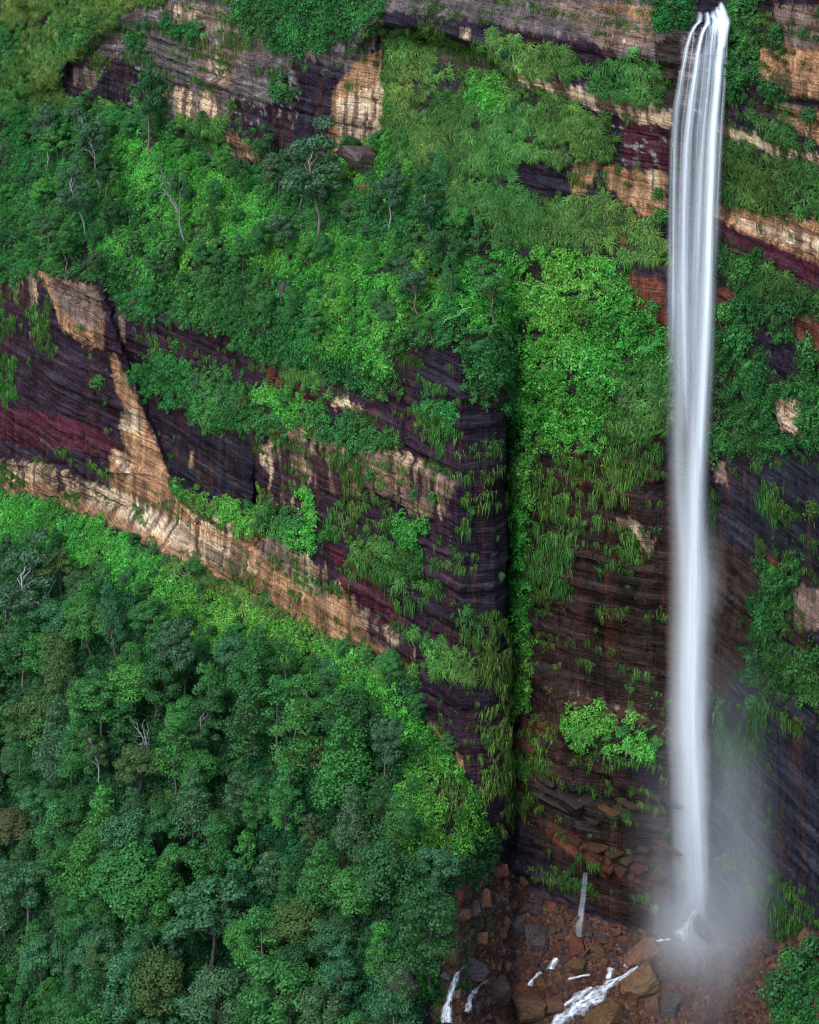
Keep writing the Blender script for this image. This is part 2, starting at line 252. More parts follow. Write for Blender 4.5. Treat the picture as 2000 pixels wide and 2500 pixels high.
# ------------------------------------------------------------------ the cliff cage: rows run along the cliff, columns run down it
ROWS = [  # each: px -> (py, n)
 {-400:(-300,-22),2400:(-300,-22)},
 {-400:(0,0),0:(-10,1),330:(-30,0),900:(-25,0),1250:(-20,-2),1640:(-5,-3),1675:(20,-3),1690:(52,-3),1785:(46,-3),1800:(5,-3),1830:(-15,-2),2400:(0,0)},
 {-400:(330,2),0:(238,2),140:(190,2.2),165:(150,2.6),290:(50,2),330:(28,1),420:(60,1),600:(125,1),800:(110,1.5),860:(90,1.5),920:(52,3.5),1060:(75,4.5),1180:(115,4),1260:(183,2.5),1480:(236,2),1640:(268,1),1700:(280,0),1760:(298,0),2000:(378,2),2400:(480,4)},
 {-400:(350,1.5),0:(256,1.4),140:(206,.8),165:(168,0),290:(80,0),330:(60,.5),420:(90,.7),600:(165,1),800:(160,1.5),860:(140,0),920:(72,-3),1060:(96,-2.5),1180:(135,-1.5),1260:(208,1.5),1480:(272,1),1640:(312,0),1700:(322,-1.5),1760:(330,-1.5),2000:(412,1),2400:(525,3)},
 {-400:(470,1),0:(380,1),160:(270,0),370:(268,1),470:(360,1),640:(420,1.5),790:(402,2.5),806:(390,2),930:(338,-1),948:(335,3),960:(330,5),1100:(360,7),1250:(392,6),1400:(385,4),1480:(380,0),1640:(412,-2),1700:(430,-3),1760:(440,-2),2000:(540,4),2400:(650,6)},
 {-400:(520,6),0:(440,6),160:(350,5),370:(350,5),470:(420,5.5),640:(480,6),806:(440,6.5),945:(400,7),1100:(440,12),1250:(462,6.5),1400:(480,3.5),1520:(490,0.5),1640:(535,-2),1700:(560,-2),1760:(565,-1),1880:(600,2),2000:(650,5),2400:(760,7)},
 {-400:(600,17),0:(550,17),250:(570,16),470:(600,17),640:(620,17),830:(630,19),960:(620,19),1100:(620,18),1250:(640,12),1400:(610,8),1520:(630,4.5),1640:(660,0),1700:(690,-1),1760:(710,0),2000:(800,7),2400:(900,9)},
 {-400:(630,23),0:(645,24),80:(655,24.5),250:(700,25),262:(715,23.5),285:(770,23.5),480:(790,25),640:(825,25.5),760:(880,27),930:(838,28),1122:(828,28),1205:(828,22.5),1232:(840,20),1240:(850,8),1254:(860,7),1270:(860,14),1400:(900,11.5),1520:(960,8),1600:(1000,5),1640:(1020,2),1700:(1030,0),1760:(1040,1),2000:(1040,8),2400:(1100,10)},
 {-400:(820,24),0:(880,25),250:(905,25.5),262:(905,23),420:(915,24),640:(968,25.5),800:(1000,26.5),930:(1055,27),1122:(1090,28.3),1205:(1100,22.5),1232:(1105,20),1240:(1105,6),1254:(1110,6),1270:(1110,13.5),1400:(1140,11),1520:(1160,8),1600:(1180,5.5),1640:(1190,2),1700:(1200,0),1760:(1180,1),2000:(1160,9),2400:(1250,11)},
 {-400:(900,24.5),0:(950,25.5),250:(975,26),262:(970,24),420:(992,26),640:(1045,28),800:(1066,28.5),930:(1115,28.5),1122:(1180,28.8),1205:(1190,23),1232:(1195,20),1240:(1195,6),1254:(1200,6),1270:(1200,13.5),1400:(1260,11),1520:(1280,7.5),1600:(1300,4),1640:(1310,2),1700:(1320,0),1760:(1310,1),2000:(1330,9),2400:(1400,11)},
 {-400:(1010,25),0:(1112,26),130:(1132,26.5),250:(1142,26.5),262:(1150,25),420:(1192,26),615:(1240,26.3),624:(1242,24.5),640:(1242,27),760:(1288,27.2),900:(1360,28),1122:(1500,29),1205:(1500,24),1232:(1520,21),1240:(1520,7),1254:(1530,7),1270:(1560,13),1400:(1690,10.5),1640:(1780,2),1700:(1760,0),1760:(1650,2),2000:(1700,10),2400:(1800,12)},
 {-400:(1025,26.5),0:(1128,27),130:(1147,27.5),250:(1160,27.5),262:(1166,27.5),420:(1212,29),615:(1262,29),624:(1262,28.5),640:(1264,29.5),760:(1310,30),900:(1386,30.5),1122:(1530,30.5),1205:(1540,25.5),1232:(1550,22.5),1240:(1550,9),1254:(1560,9),1270:(1590,15),1400:(1780,14.5),1640:(1850,5),1700:(1830,3),1760:(1720,4),2000:(1760,12),2400:(1850,14)},
 {-400:(1080,26.5),0:(1178,27.5),130:(1217,27.5),310:(1292,29),400:(1335,29.5),560:(1425,29.5),700:(1492,30),830:(1562,30.5),960:(1605,31),1010:(1665,31),1050:(1745,31),1122:(1880,31),1205:(2080,26),1232:(2125,23.5),1240:(2130,20),1254:(2140,18),1270:(2150,17),1400:(2222,14),1500:(2255,10.5),1640:(2292,5),1700:(2305,4.5),1760:(2312,5),2000:(2295,13),2400:(2290,15)},
]
# below the foot: rows given by an angle of fall
def ang(px):
    return float(np.interp(px, [-400, 900, 1120, 1300, 1700, 2400], [41, 41, 36, 27, 24, 32]))
SLOPE_PY = [{-400:1500,0:1550,310:1600,560:1650,830:1720,1000:1840,1122:2060,1240:2210,1400:2265,1500:2290,1640:2320,1760:2340,2000:2330,2400:2320},
            {-400:2000,0:2020,560:2060,1000:2160,1122:2240,1240:2290,1400:2340,1640:2380,1760:2390,2000:2390,2400:2390},
            {-400:2560,1000:2560,2400:2560}, {-400:3000,2400:3000}]
cols = sorted(set(k for r in ROWS for k in r))
def interp(d, px, i=None):
    ks = sorted(d); return float(np.interp(px, ks, [d[k] if i is None else d[k][i] for k in ks]))
def warp(px, py):
    w = float(np.interp(px, [100, 250, 262, 560], [0, 1, 1, 0]))
    return px+w*float(np.interp(py, [700, 1190, 1300, 1600], [0, 165, 165, 0]))
NR = len(ROWS)+len(SLOPE_PY); NC = len(cols)
CS = np.zeros((NR, NC)); CZ = np.zeros((NR, NC)); CN = np.zeros((NR, NC))
for ci, px in enumerate(cols):
    for ri, r in enumerate(ROWS):
        py = interp(r, px, 0); n = interp(r, px, 1)
        s, z = pix2wall(warp(px, py), py, n); CS[ri, ci], CZ[ri, ci], CN[ri, ci] = s, z, n
    for k, d in enumerate(SLOPE_PY):
        ri = len(ROWS)+k; py = interp(d, px); n0, z0 = CN[ri-1, ci], CZ[ri-1, ci]; t = math.tan(math.radians(ang(px)))
        lo_, hi_ = n0, n0+400
        for _ in range(50):
            m = (lo_+hi_)/2; s, z = pix2wall(warp(px, py), py, m)
            if (z0-z) > t*(m-n0): lo_ = m
            else: hi_ = m
        s, z = pix2wall(warp(px, py), py, lo_); CS[ri, ci], CZ[ri, ci], CN[ri, ci] = s, z, lo_
# subdivide the cage into a fine sheet
RES = 0.44
def subdiv(seg): return [max(1, int(round(x/RES))) for x in seg]
du = np.sqrt(np.diff(CS, axis=1)**2+np.diff(CN, axis=1)**2); dv = np.sqrt(np.diff(CZ, axis=0)**2+np.diff(CN, axis=0)**2)
nu = subdiv(np.median(du[2:13], axis=0)); nv = subdiv(np.percentile(dv, 60, axis=1))
nv[0] = 12; nv[-1] = 30
U = np.concatenate([i+np.arange(k)/k for i, k in enumerate(nu)]+[[NC-1]]); Vv = np.concatenate([i+np.arange(k)/k for i, k in enumerate(nv)]+[[NR-1]])
def bil(C):
    ui = np.minimum(U.astype(int), NC-2); vi = np.minimum(Vv.astype(int), NR-2); fu = (U-ui)[None]; fv = (Vv-vi)[:, None]
    a = C[np.ix_(vi, ui)]; b = C[np.ix_(vi, ui+1)]; c = C[np.ix_(vi+1, ui)]; d = C[np.ix_(vi+1, ui+1)]
    return (a*(1-fu)+b*fu)*(1-fv)+(c*(1-fu)+d*fu)*fv
S_, Z_, N_ = bil(CS), bil(CZ), bil(CN)
ROWF = np.repeat(Vv[:, None], len(U), 1)
steep = np.abs(np.gradient(Z_, axis=0))/(np.abs(np.gradient(Z_, axis=0))+np.abs(np.gradient(N_, axis=0))+1e-6)
rocky = np.clip((steep-.62)/.25, 0, 1)
for _ in range(3): rocky = (rocky+np.roll(rocky, 1, 0)+np.roll(rocky, -1, 0)+np.roll(rocky, 1, 1)+np.roll(rocky, -1, 1))/5
# relief: beds of varying thickness, broken into blocks by joints
rs = np.random.default_rng(5)
bed_edges = np.cumsum(rs.choice([.5, .8, 1.1, 1.6, 2.4, 3.6], 400, p=[.2, .22, .2, .18, .12, .08]))-120
bed_off = rs.normal(0, .55, 401); bed_w = rs.uniform(2.5, 11, 401); bed_ph = rs.uniform(0, 50, 401)
zw = Z_+1.1*fbm(S_/34, Z_/60, 0, 2, 3)+.02*S_
bk = np.searchsorted(bed_edges, zw)
blk = np.floor((S_+bed_ph[bk]+.6*vnoise(S_/3, Z_/3, 0, 9))/bed_w[bk]).astype(np.int64)
boff = (_h(blk, bk, 77+0*bk)-.5)*.75
jf = np.abs(((S_+bed_ph[bk])/bed_w[bk]) % 1-.5)*2
massive = np.clip(fbm(S_/26, Z_/16, 0, 2, 21)*2+.35, 0.12, 1)       # smooth massive faces against broken ones
_px0, _py0 = proj(world(S_, N_, Z_))
broken = np.clip(1-np.hypot((_px0-1440)/260, (_py0-1960-(_px0-1440)*.45)/230), 0, 1)
disp = (bed_off[bk]*.85+boff)*np.maximum(massive, np.clip(broken*2, 0, 1))*(1+1.3*broken)
calm = np.clip(np.minimum((_px0-1085)/40, (1300-_px0)/40), 0, 1)*np.clip(np.minimum((_py0-800)/60, (1750-_py0)/60), 0, 1); disp = disp*(1-.5*calm)
disp -= .35*np.clip((jf-.93)/.07, 0, 1)*massive
ed = np.minimum(np.abs(zw-bed_edges[np.clip(bk, 0, 399)]), np.abs(zw-bed_edges[np.clip(bk-1, 0, 399)]))
groove = np.clip(1-ed/.32, 0, 1)*np.clip(.35+massive+vnoise(S_/9, bk*3.1, 0, 17)*.8, 0, 1)
disp -= .42*groove
frac = np.clip(1-np.abs(fbm(S_/11+Z_/40, Z_/30, 0, 3, 19))/.035, 0, 1); disp -= .7*frac*(fbm(S_/20, Z_/20, 0, 2, 23) > .05)
disp += 1.5*(1-.7*calm)*fbm(S_/22, Z_/26, N_/20, 3, 11)+.42*fbm(S_/3.6, Z_/3.0, N_/4, 3, 15)
flat = 1.7*fbm(S_/16, Z_/12, N_/14, 3, 31)+.35*fbm(S_/3, Z_/3, N_/3, 2, 35)
N_ = N_+disp*rocky+flat*(1-rocky)
Z_ = Z_+.25*(1-rocky)*fbm(S_/4, N_/4, 0, 2, 41)
GV = world(S_, N_, Z_)
PX, PY = proj(GV)
nr, nc = S_.shape
# colours
wx = 9*fbm(S_/2.2, Z_/2.2, 0, 3, 51)+10*fbm(S_/9, Z_/9, 0, 2, 55)
wy = 9*fbm(S_/2.2, Z_/2.2, 0, 3, 61)+16*fbm(S_/.9, Z_/14, 0, 2, 65)
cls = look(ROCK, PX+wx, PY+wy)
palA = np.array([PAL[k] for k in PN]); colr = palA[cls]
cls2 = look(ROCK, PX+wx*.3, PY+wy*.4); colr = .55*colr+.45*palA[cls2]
smask = (cls == PN.index('streaky'))
sk = np.clip((fbm(S_/1.1, Z_/26, 0, 3, 101)+.6*fbm(S_/9, Z_/7, 0, 2, 103)+.25*fbm(S_/20, zw/1.6, 0, 2, 105)+.08)*3.0, 0, 1)
colr = np.where(smask[..., None], colr*(1-sk[..., None])+np.array([.40, .27, .165])*sk[..., None], colr)
streak = fbm(S_/1.3, Z_/18, 0, 2, 71); strat = fbm(S_/34, zw/1.5, 0, 2, 75); blot = fbm(S_/6, Z_/5, 0, 3, 79)
bright_rock = np.clip((colr.mean(-1)-.08)/.25, 0, 1)
mul = 1+.42*streak+.55*strat+.42*blot
colr = colr*np.clip(mul, .3, 2)[..., None]
# drips of dark varnish run down the pale rock
drip = np.clip((fbm(S_/1.3, Z_/24, 0, 2, 83)+.35*fbm(S_/7, Z_/9, 0, 2, 87)-.02)*5, 0, 1)*bright_rock*.8
colr = colr*(1-drip[..., None])+np.array([.055, .026, .024])*drip[..., None]
# rusty and wine-coloured seeps on the dark rock
seep = np.clip((fbm(S_/1.5, Z_/18, 0, 3, 91)-.22)*4, 0, 1)*(1-bright_rock)*.36*(rocky > .5)
colr = colr*(1-seep[..., None])+np.array([.105, .034, .022])*seep[..., None]
lich = np.clip((fbm(S_/1.1, Z_/1.1, 0, 3, 95)-.34)*8, 0, 1)*np.clip(fbm(S_/12, Z_/12, 0, 2, 97)*4, 0, 1)*(PY < 420)*.7
colr = colr*(1-lich[..., None])+np.array([.34, .34, .31])*lich[..., None]
colr = np.clip(colr, .008, .75)
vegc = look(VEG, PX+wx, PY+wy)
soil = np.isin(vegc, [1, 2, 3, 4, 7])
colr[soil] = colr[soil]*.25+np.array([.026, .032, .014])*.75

def nodes(name):
    m = bpy.data.materials.new(name); m.use_nodes = True; nt = m.node_tree; nt.nodes.clear()
    out = nt.nodes.new('ShaderNodeOutputMaterial'); return m, nt, out
def N2(nt, t, **kw):
    n = nt.nodes.new(t)
    for k, v in kw.items():
        if k.startswith('i_'): n.inputs[k[2:]].default_value = v
        else: setattr(n, k, v)
    return n

def mth(nt, op, a, b=None, clamp=False):
    n = N2(nt, 'ShaderNodeMath', operation=op, use_clamp=clamp)
    for i, v in enumerate((a, b)):
        if v is None: continue
        if isinstance(v, (int, float)): n.inputs[i].default_value = v
        else: nt.links.new(v, n.inputs[i])
    return n.outputs[0]

def rock_material():
    m, nt, out = nodes('cliff rock'); L = nt.links.new
    at = N2(nt, 'ShaderNodeAttribute', attribute_name='rock'); tc = N2(nt, 'ShaderNodeTexCoord')
    mp = N2(nt, 'ShaderNodeMapping'); mp.inputs['Rotation'].default_value = (0, 0, -A); L(tc.outputs['Object'], mp.inputs['Vector'])
    m1 = N2(nt, 'ShaderNodeMapping'); m1.inputs['Scale'].default_value = (.25, .25, 3.2); L(mp.outputs[0], m1.inputs['Vector'])
    strata = N2(nt, 'ShaderNodeTexNoise', i_Scale=1.0, i_Detail=6.0, i_Roughness=.65); L(m1.outputs[0], strata.inputs['Vector'])
    m2 = N2(nt, 'ShaderNodeMapping'); m2.inputs['Scale'].default_value = (2.6, 2.6, .12); L(mp.outputs[0], m2.inputs['Vector'])
    drip = N2(nt, 'ShaderNodeTexNoise', i_Scale=1.0, i_Detail=5.0, i_Roughness=.6); L(m2.outputs[0], drip.inputs['Vector'])
    fine = N2(nt, 'ShaderNodeTexNoise', i_Scale=1.6, i_Detail=8.0, i_Roughness=.7); L(tc.outputs['Object'], fine.inputs['Vector'])
    def rng(src, a, b): r = N2(nt, 'ShaderNodeMapRange'); r.inputs[1].default_value = .3; r.inputs[2].default_value = .7; r.inputs[3].default_value = a; r.inputs[4].default_value = b; L(src, r.inputs[0]); return r.outputs[0]
    v = N2(nt, 'ShaderNodeMath', operation='MULTIPLY'); L(rng(strata.outputs[0], .55, 1.4), v.inputs[0]); L(rng(drip.outputs[0], .6, 1.4), v.inputs[1])
    def cracks(sc, th):
        mm = N2(nt, 'ShaderNodeMapping'); mm.inputs['Scale'].default_value = sc; L(mp.outputs[0], mm.inputs['Vector'])
        nn = N2(nt, 'ShaderNodeTexNoise', i_Scale=1.0, i_Detail=5.0, i_Roughness=.6); L(mm.outputs[0], nn.inputs['Vector'])
        a = mth(nt, 'ABSOLUTE', mth(nt, 'SUBTRACT', nn.outputs[0], .5)); r = N2(nt, 'ShaderNodeMapRange'); r.inputs[1].default_value = 0; r.inputs[2].default_value = th; r.inputs[3].default_value = .3; r.inputs[4].default_value = 1.0; L(a, r.inputs[0]); return r.outputs[0]
    ck = mth(nt, 'MULTIPLY', cracks((.05, .05, .85), .022), cracks((.28, .28, .03), .012))
    v0 = v; v = N2(nt, 'ShaderNodeMath', operation='MULTIPLY'); L(v0.outputs[0], v.inputs[0]); L(ck, v.inputs[1])
    v2 = N2(nt, 'ShaderNodeMath', operation='MULTIPLY'); L(v.outputs[0], v2.inputs[0]); L(rng(fine.outputs[0], .6, 1.4), v2.inputs[1])
    sc = N2(nt, 'ShaderNodeVectorMath', operation='SCALE'); L(at.outputs['Color'], sc.inputs[0]); L(v2.outputs[0], sc.inputs['Scale'])
    m3 = N2(nt, 'ShaderNodeMapping'); m3.inputs['Scale'].default_value = (.07, .07, .9); L(mp.outputs[0], m3.inputs['Vector'])
    wet = N2(nt, 'ShaderNodeTexNoise', i_Scale=1.0, i_Detail=4.0, i_Roughness=.6); L(m3.outputs[0], wet.inputs['Vector'])
    wr = N2(nt, 'ShaderNodeMapRange'); wr.inputs[1].default_value = .5; wr.inputs[2].default_value = .72; wr.inputs[3].default_value = .02; wr.inputs[4].default_value = .55; L(wet.outputs[0], wr.inputs[0])
    b1 = N2(nt, 'ShaderNodeBump', i_Strength=.9, i_Distance=.5); L(strata.outputs[0], b1.inputs['Height'])
    b2 = N2(nt, 'ShaderNodeBump', i_Strength=.8, i_Distance=.35); L(fine.outputs[0], b2.inputs['Height']); L(b1.outputs[0], b2.inputs['Normal'])
    p = N2(nt, 'ShaderNodeBsdfPrincipled', i_Roughness=.42); L(wr.outputs[0], p.inputs['Specular IOR Level'])
    L(sc.outputs[0], p.inputs['Base Color']); L(b2.outputs[0], p.inputs['Normal']); L(p.outputs[0], out.inputs[0])
    return m
M_ROCK = rock_material()

idx = np.arange(nr*nc).reshape(nr, nc)
quads = np.stack([idx[:-1, :-1], idx[1:, :-1], idx[1:, 1:], idx[:-1, 1:]], -1)
foot_row = len(ROWS)-1; fr = int(np.searchsorted(Vv, foot_row))
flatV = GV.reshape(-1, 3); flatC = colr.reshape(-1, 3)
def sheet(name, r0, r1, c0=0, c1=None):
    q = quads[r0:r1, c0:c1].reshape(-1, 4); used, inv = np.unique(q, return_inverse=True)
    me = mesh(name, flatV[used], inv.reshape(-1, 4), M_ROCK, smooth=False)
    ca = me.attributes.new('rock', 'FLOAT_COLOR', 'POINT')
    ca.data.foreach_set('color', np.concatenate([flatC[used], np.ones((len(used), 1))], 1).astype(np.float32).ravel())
    o = link(name, me); o['kind'] = 'structure'; return o
cliff = sheet('cliff', 0, fr); tag(cliff, 'banded sandstone cliff stained orange, purple in the shade, with vegetated ledges', 'cliff')
csplit = int(np.searchsorted(PX[fr+20], 0)) if False else int(np.argmin(np.abs(U-cols.index(1205))))
tag(sheet('forest_slope', fr, nr-1, 0, csplit), 'steep shaded ground under the forest below the orange cliff', 'slope')
tag(sheet('talus_slope', fr, nr-1, csplit, None), 'reddish rubble slope at the foot of the waterfall', 'slope')
print('sheet', nr, nc, 'tris', 2*nr*nc)

FX, FY_ = PX.ravel(), PY.ravel(); FD = flatV[:, 1]
# nearest-surface raster, for standing things on the ground that a pixel shows
_b = {}
_ii = (FX/6).astype(int); _jj = (FY_/6).astype(int)
_order = np.argsort(-FD)
_HM = np.full((560, 480), -1, np.int64)
_ok = (_ii > -40) & (_ii < 430) & (_jj > -30) & (_jj < 520)
_o2 = _order[_ok[_order]]
_HM[_jj[_o2]+35, _ii[_o2]+45] = _o2
def ground(px, py):
    i, j = int(px/6)+45, int(py/6)+35
    for r in range(0, 8):
        best = None
        for dj in range(-r, r+1):
            for di in range(-r, r+1):
                jj, ii = j+dj, i+di
                if 0 <= jj < 560 and 0 <= ii < 480 and _HM[jj, ii] >= 0:
                    k = _HM[jj, ii]; d = (FX[k]-px)**2+(FY_[k]-py)**2
                    if best is None or d < best[0]: best = (d, k)
        if best: return flatV[best[1]]
    k = int(np.argmin((FX-px)**2+(FY_-py)**2)); return flatV[k]

# sample points on the sheet, area-weighted
a_ = flatV[quads[..., 0].ravel()]; b_ = flatV[quads[..., 1].ravel()]; c_ = flatV[quads[..., 2].ravel()]; d_ = flatV[quads[..., 3].ravel()]
QN = np.cross(b_-d_, a_-c_); QA = np.linalg.norm(QN, axis=1)/2; QN = QN/(2*QA[:, None]+1e-9)
if (QN*(flatV[quads[..., 0].ravel()]-np.array([0, 0, HC]))).sum(1).mean() > 0: QN = -QN
QC = (a_+b_+c_+d_)/4; QX, QY = proj(QC)
QV = look(VEG, QX+wx[:-1, :-1].ravel()*2.3, QY+wy[:-1, :-1].ravel()*1.7)
QK = look(ROCK, QX+wx[:-1, :-1].ravel()*.5, QY+wy[:-1, :-1].ravel()*.5); _cl = np.isin(QK, [PN.index(k) for k in ('cream', 'orange', 'maroon', 'tan', 'red')]) & (QV != VT['bright']) & (vnoise(S_[:-1, :-1].ravel()/5, Z_[:-1, :-1].ravel()/4, 0, 201) < .45)
QV[_cl] = np.where(QV[_cl] == VT['sparse'], VT['sparse'], 0)
QR = rocky[:-1, :-1].ravel(); QROW = ROWF[:-1, :-1].ravel()
QS = S_[:-1, :-1].ravel(); QZ = Z_[:-1, :-1].ravel()
INF = (QX > -330) & (QX < 2320) & (QY > -200) & (QY < 2700)
def scatter(dens, rng):
    """dens: points per square metre for each quad"""
    lam = dens*QA; k = rng.poisson(lam); q = np.repeat(np.arange(len(k)), k)
    u, v = rng.random(len(q))[:, None], rng.random(len(q))[:, None]
    P = (a_[q]*(1-u)+d_[q]*u)*(1-v)+(b_[q]*(1-u)+c_[q]*u)*v
    return P, q

# ------------------------------------------------------------------ foliage materials
def leaf_material(name, source, vary=.5, transl=.3, gloss=.0):
    m, nt, out = nodes(name); L = nt.links.new
    oi = N2(nt, 'ShaderNodeObjectInfo')
    if source == 'object': base = oi.outputs['Color']
    elif source == 'instancer': base = N2(nt, 'ShaderNodeAttribute', attribute_name='tint', attribute_type='INSTANCER').outputs['Color']
    tc = N2(nt, 'ShaderNodeTexCoord')
    nz = N2(nt, 'ShaderNodeTexNoise', i_Scale=1.3, i_Detail=3.0, i_Roughness=.6); L(tc.outputs['Object'], nz.inputs['Vector'])
    isl = N2(nt, 'ShaderNodeNewGeometry')
    a = N2(nt, 'ShaderNodeMath', operation='ADD'); L(nz.outputs[0], a.inputs[0]); L(isl.outputs['Random Per Island'], a.inputs[1])
    r = N2(nt, 'ShaderNodeMapRange'); r.inputs[1].default_value = .3; r.inputs[2].default_value = 1.7; r.inputs[3].default_value = 1-vary; r.inputs[4].default_value = 1+vary; L(a.outputs[0], r.inputs[0])
    hv = N2(nt, 'ShaderNodeMapRange'); hv.inputs[1].default_value = .25; hv.inputs[2].default_value = .75; hv.inputs[3].default_value = .47; hv.inputs[4].default_value = .53; L(nz.outputs[0], hv.inputs[0])
    hs = N2(nt, 'ShaderNodeHueSaturation', i_Saturation=1.0); L(base, hs.inputs['Color']); L(r.outputs[0], hs.inputs['Value']); L(hv.outputs[0], hs.inputs['Hue'])
    d = N2(nt, 'ShaderNodeBsdfDiffuse'); t = N2(nt, 'ShaderNodeBsdfTranslucent'); L(hs.outputs[0], d.inputs[0]); L(hs.outputs[0], t.inputs[0])
    mx = N2(nt, 'ShaderNodeMixShader', i_Fac=transl); L(d.outputs[0], mx.inputs[1]); L(t.outputs[0], mx.inputs[2])
    g = N2(nt, 'ShaderNodeBsdfGlossy', i_Roughness=.45); g.inputs[0].default_value = (.8, .9, 1, 1)
    m2 = N2(nt, 'ShaderNodeMixShader', i_Fac=.008); L(mx.outputs[0], m2.inputs[1]); L(g.outputs[0], m2.inputs[2])
    L(m2.outputs[0], out.inputs[0]); return m
M_LEAF = leaf_material('tree leaves', 'object'); M_COVER = leaf_material('ground cover leaves', 'instancer', .45)
def bark_material():
    m, nt, out = nodes('bark'); L = nt.links.new
    oi = N2(nt, 'ShaderNodeObjectInfo'); tc = N2(nt, 'ShaderNodeTexCoord'); mp = N2(nt, 'ShaderNodeMapping'); mp.inputs['Scale'].default_value = (3, 3, .5); L(tc.outputs['Object'], mp.inputs[0])
    nz = N2(nt, 'ShaderNodeTexNoise', i_Scale=1.2, i_Detail=5.0); L(mp.outputs[0], nz.inputs['Vector'])
    r = N2(nt, 'ShaderNodeMapRange'); r.inputs[1].default_value = .3; r.inputs[2].default_value = .7; r.inputs[3].default_value = .45; r.inputs[4].default_value = 1.4; L(nz.outputs[0], r.inputs[0])
    s = N2(nt, 'ShaderNodeVectorMath', operation='SCALE'); L(oi.outputs['Color'], s.inputs[0]); L(r.outputs[0], s.inputs['Scale'])
    p = N2(nt, 'ShaderNodeBsdfPrincipled', i_Roughness=.85); L(s.outputs[0], p.inputs[0]); L(p.outputs[0], out.inputs[0]); return m
M_BARK = bark_material()

# ------------------------------------------------------------------ foliage geometry
def unit(v): return v/(np.linalg.norm(v, axis=-1, keepdims=True)+1e-9)
def leaf_quads(P, Nn, size, rng, aspect=.62, droop=0.0):
    """one pointed leaf spray per point, lying across its normal"""
    n = len(P); T = rng.normal(size=(n, 3)); T[:, 2] -= droop; T = unit(T-(T*Nn).sum(1, keepdims=True)*Nn); B = np.cross(Nn, T)
    s = np.asarray(size).reshape(-1, 1)*np.ones((n, 1)); h = s*.12
    V = np.stack([P-T*s*.5, P+B*s*aspect*.5-Nn*h*0, P+T*s*.5-Nn*h, P-B*s*aspect*.5], 1)
    return V.reshape(-1, 3), np.arange(4*n).reshape(n, 4)
def lobes_leaves(lobes, per, size, rng, up=.35, jit=.32, droop=0.0):
    Ps, Ns = [], []
    for (c, r) in lobes:
        r = np.asarray(r)*np.ones(3); k = int(per*(r[0]*r[1]+r[0]*r[2]+r[1]*r[2])/3)
        d = rng.normal(size=(k, 3)); d[:, 2] += up; d = unit(d)
        P = np.asarray(c)+d*r*rng.uniform(.62, 1.06, (k, 1)); Ns.append(unit(d+[0, 0, .2]+rng.normal(0, jit, (k, 3)))); Ps.append(P)
    P = np.concatenate(Ps); Nn = np.concatenate(Ns)
    return leaf_quads(P, Nn, rng.uniform(.7, 1.3, len(P))*size, rng, droop=droop)
def tube(path, radii, seg=6):
    path = np.asarray(path, float); n = len(path); V = []
    for i in range(n):
        t = unit(path[min(i+1, n-1)]-path[max(i-1, 0)]); u = unit(np.cross(t, [0.31, .95, .1])); w = np.cross(t, u)
        for k in range(seg):
            a = 2*math.pi*k/seg; V.append(path[i]+radii[i]*(math.cos(a)*u+math.sin(a)*w))
    Fc = [(i*seg+k, i*seg+(k+1) % seg, (i+1)*seg+(k+1) % seg, (i+1)*seg+k) for i in range(n-1) for k in range(seg)]
    return np.array(V), Fc
def join(parts):
    V, Fc, o = [], [], 0
    for v, f in parts:
        V.append(v); Fc += [tuple(int(i)+o for i in q) for q in f]; o += len(v)
    return np.concatenate(V), Fc
def limb(p, q, r0, r1, rng, bend=.12, n=5, seg=5):
    p, q = np.asarray(p, float), np.asarray(q, float); L = np.linalg.norm(q-p); t = np.linspace(0, 1, n)[:, None]
    j = rng.normal(0, bend*L, (n, 3))*np.sin(t*math.pi)*.6
    return tube(p+(q-p)*t+j, np.linspace(r0, r1, n), seg)

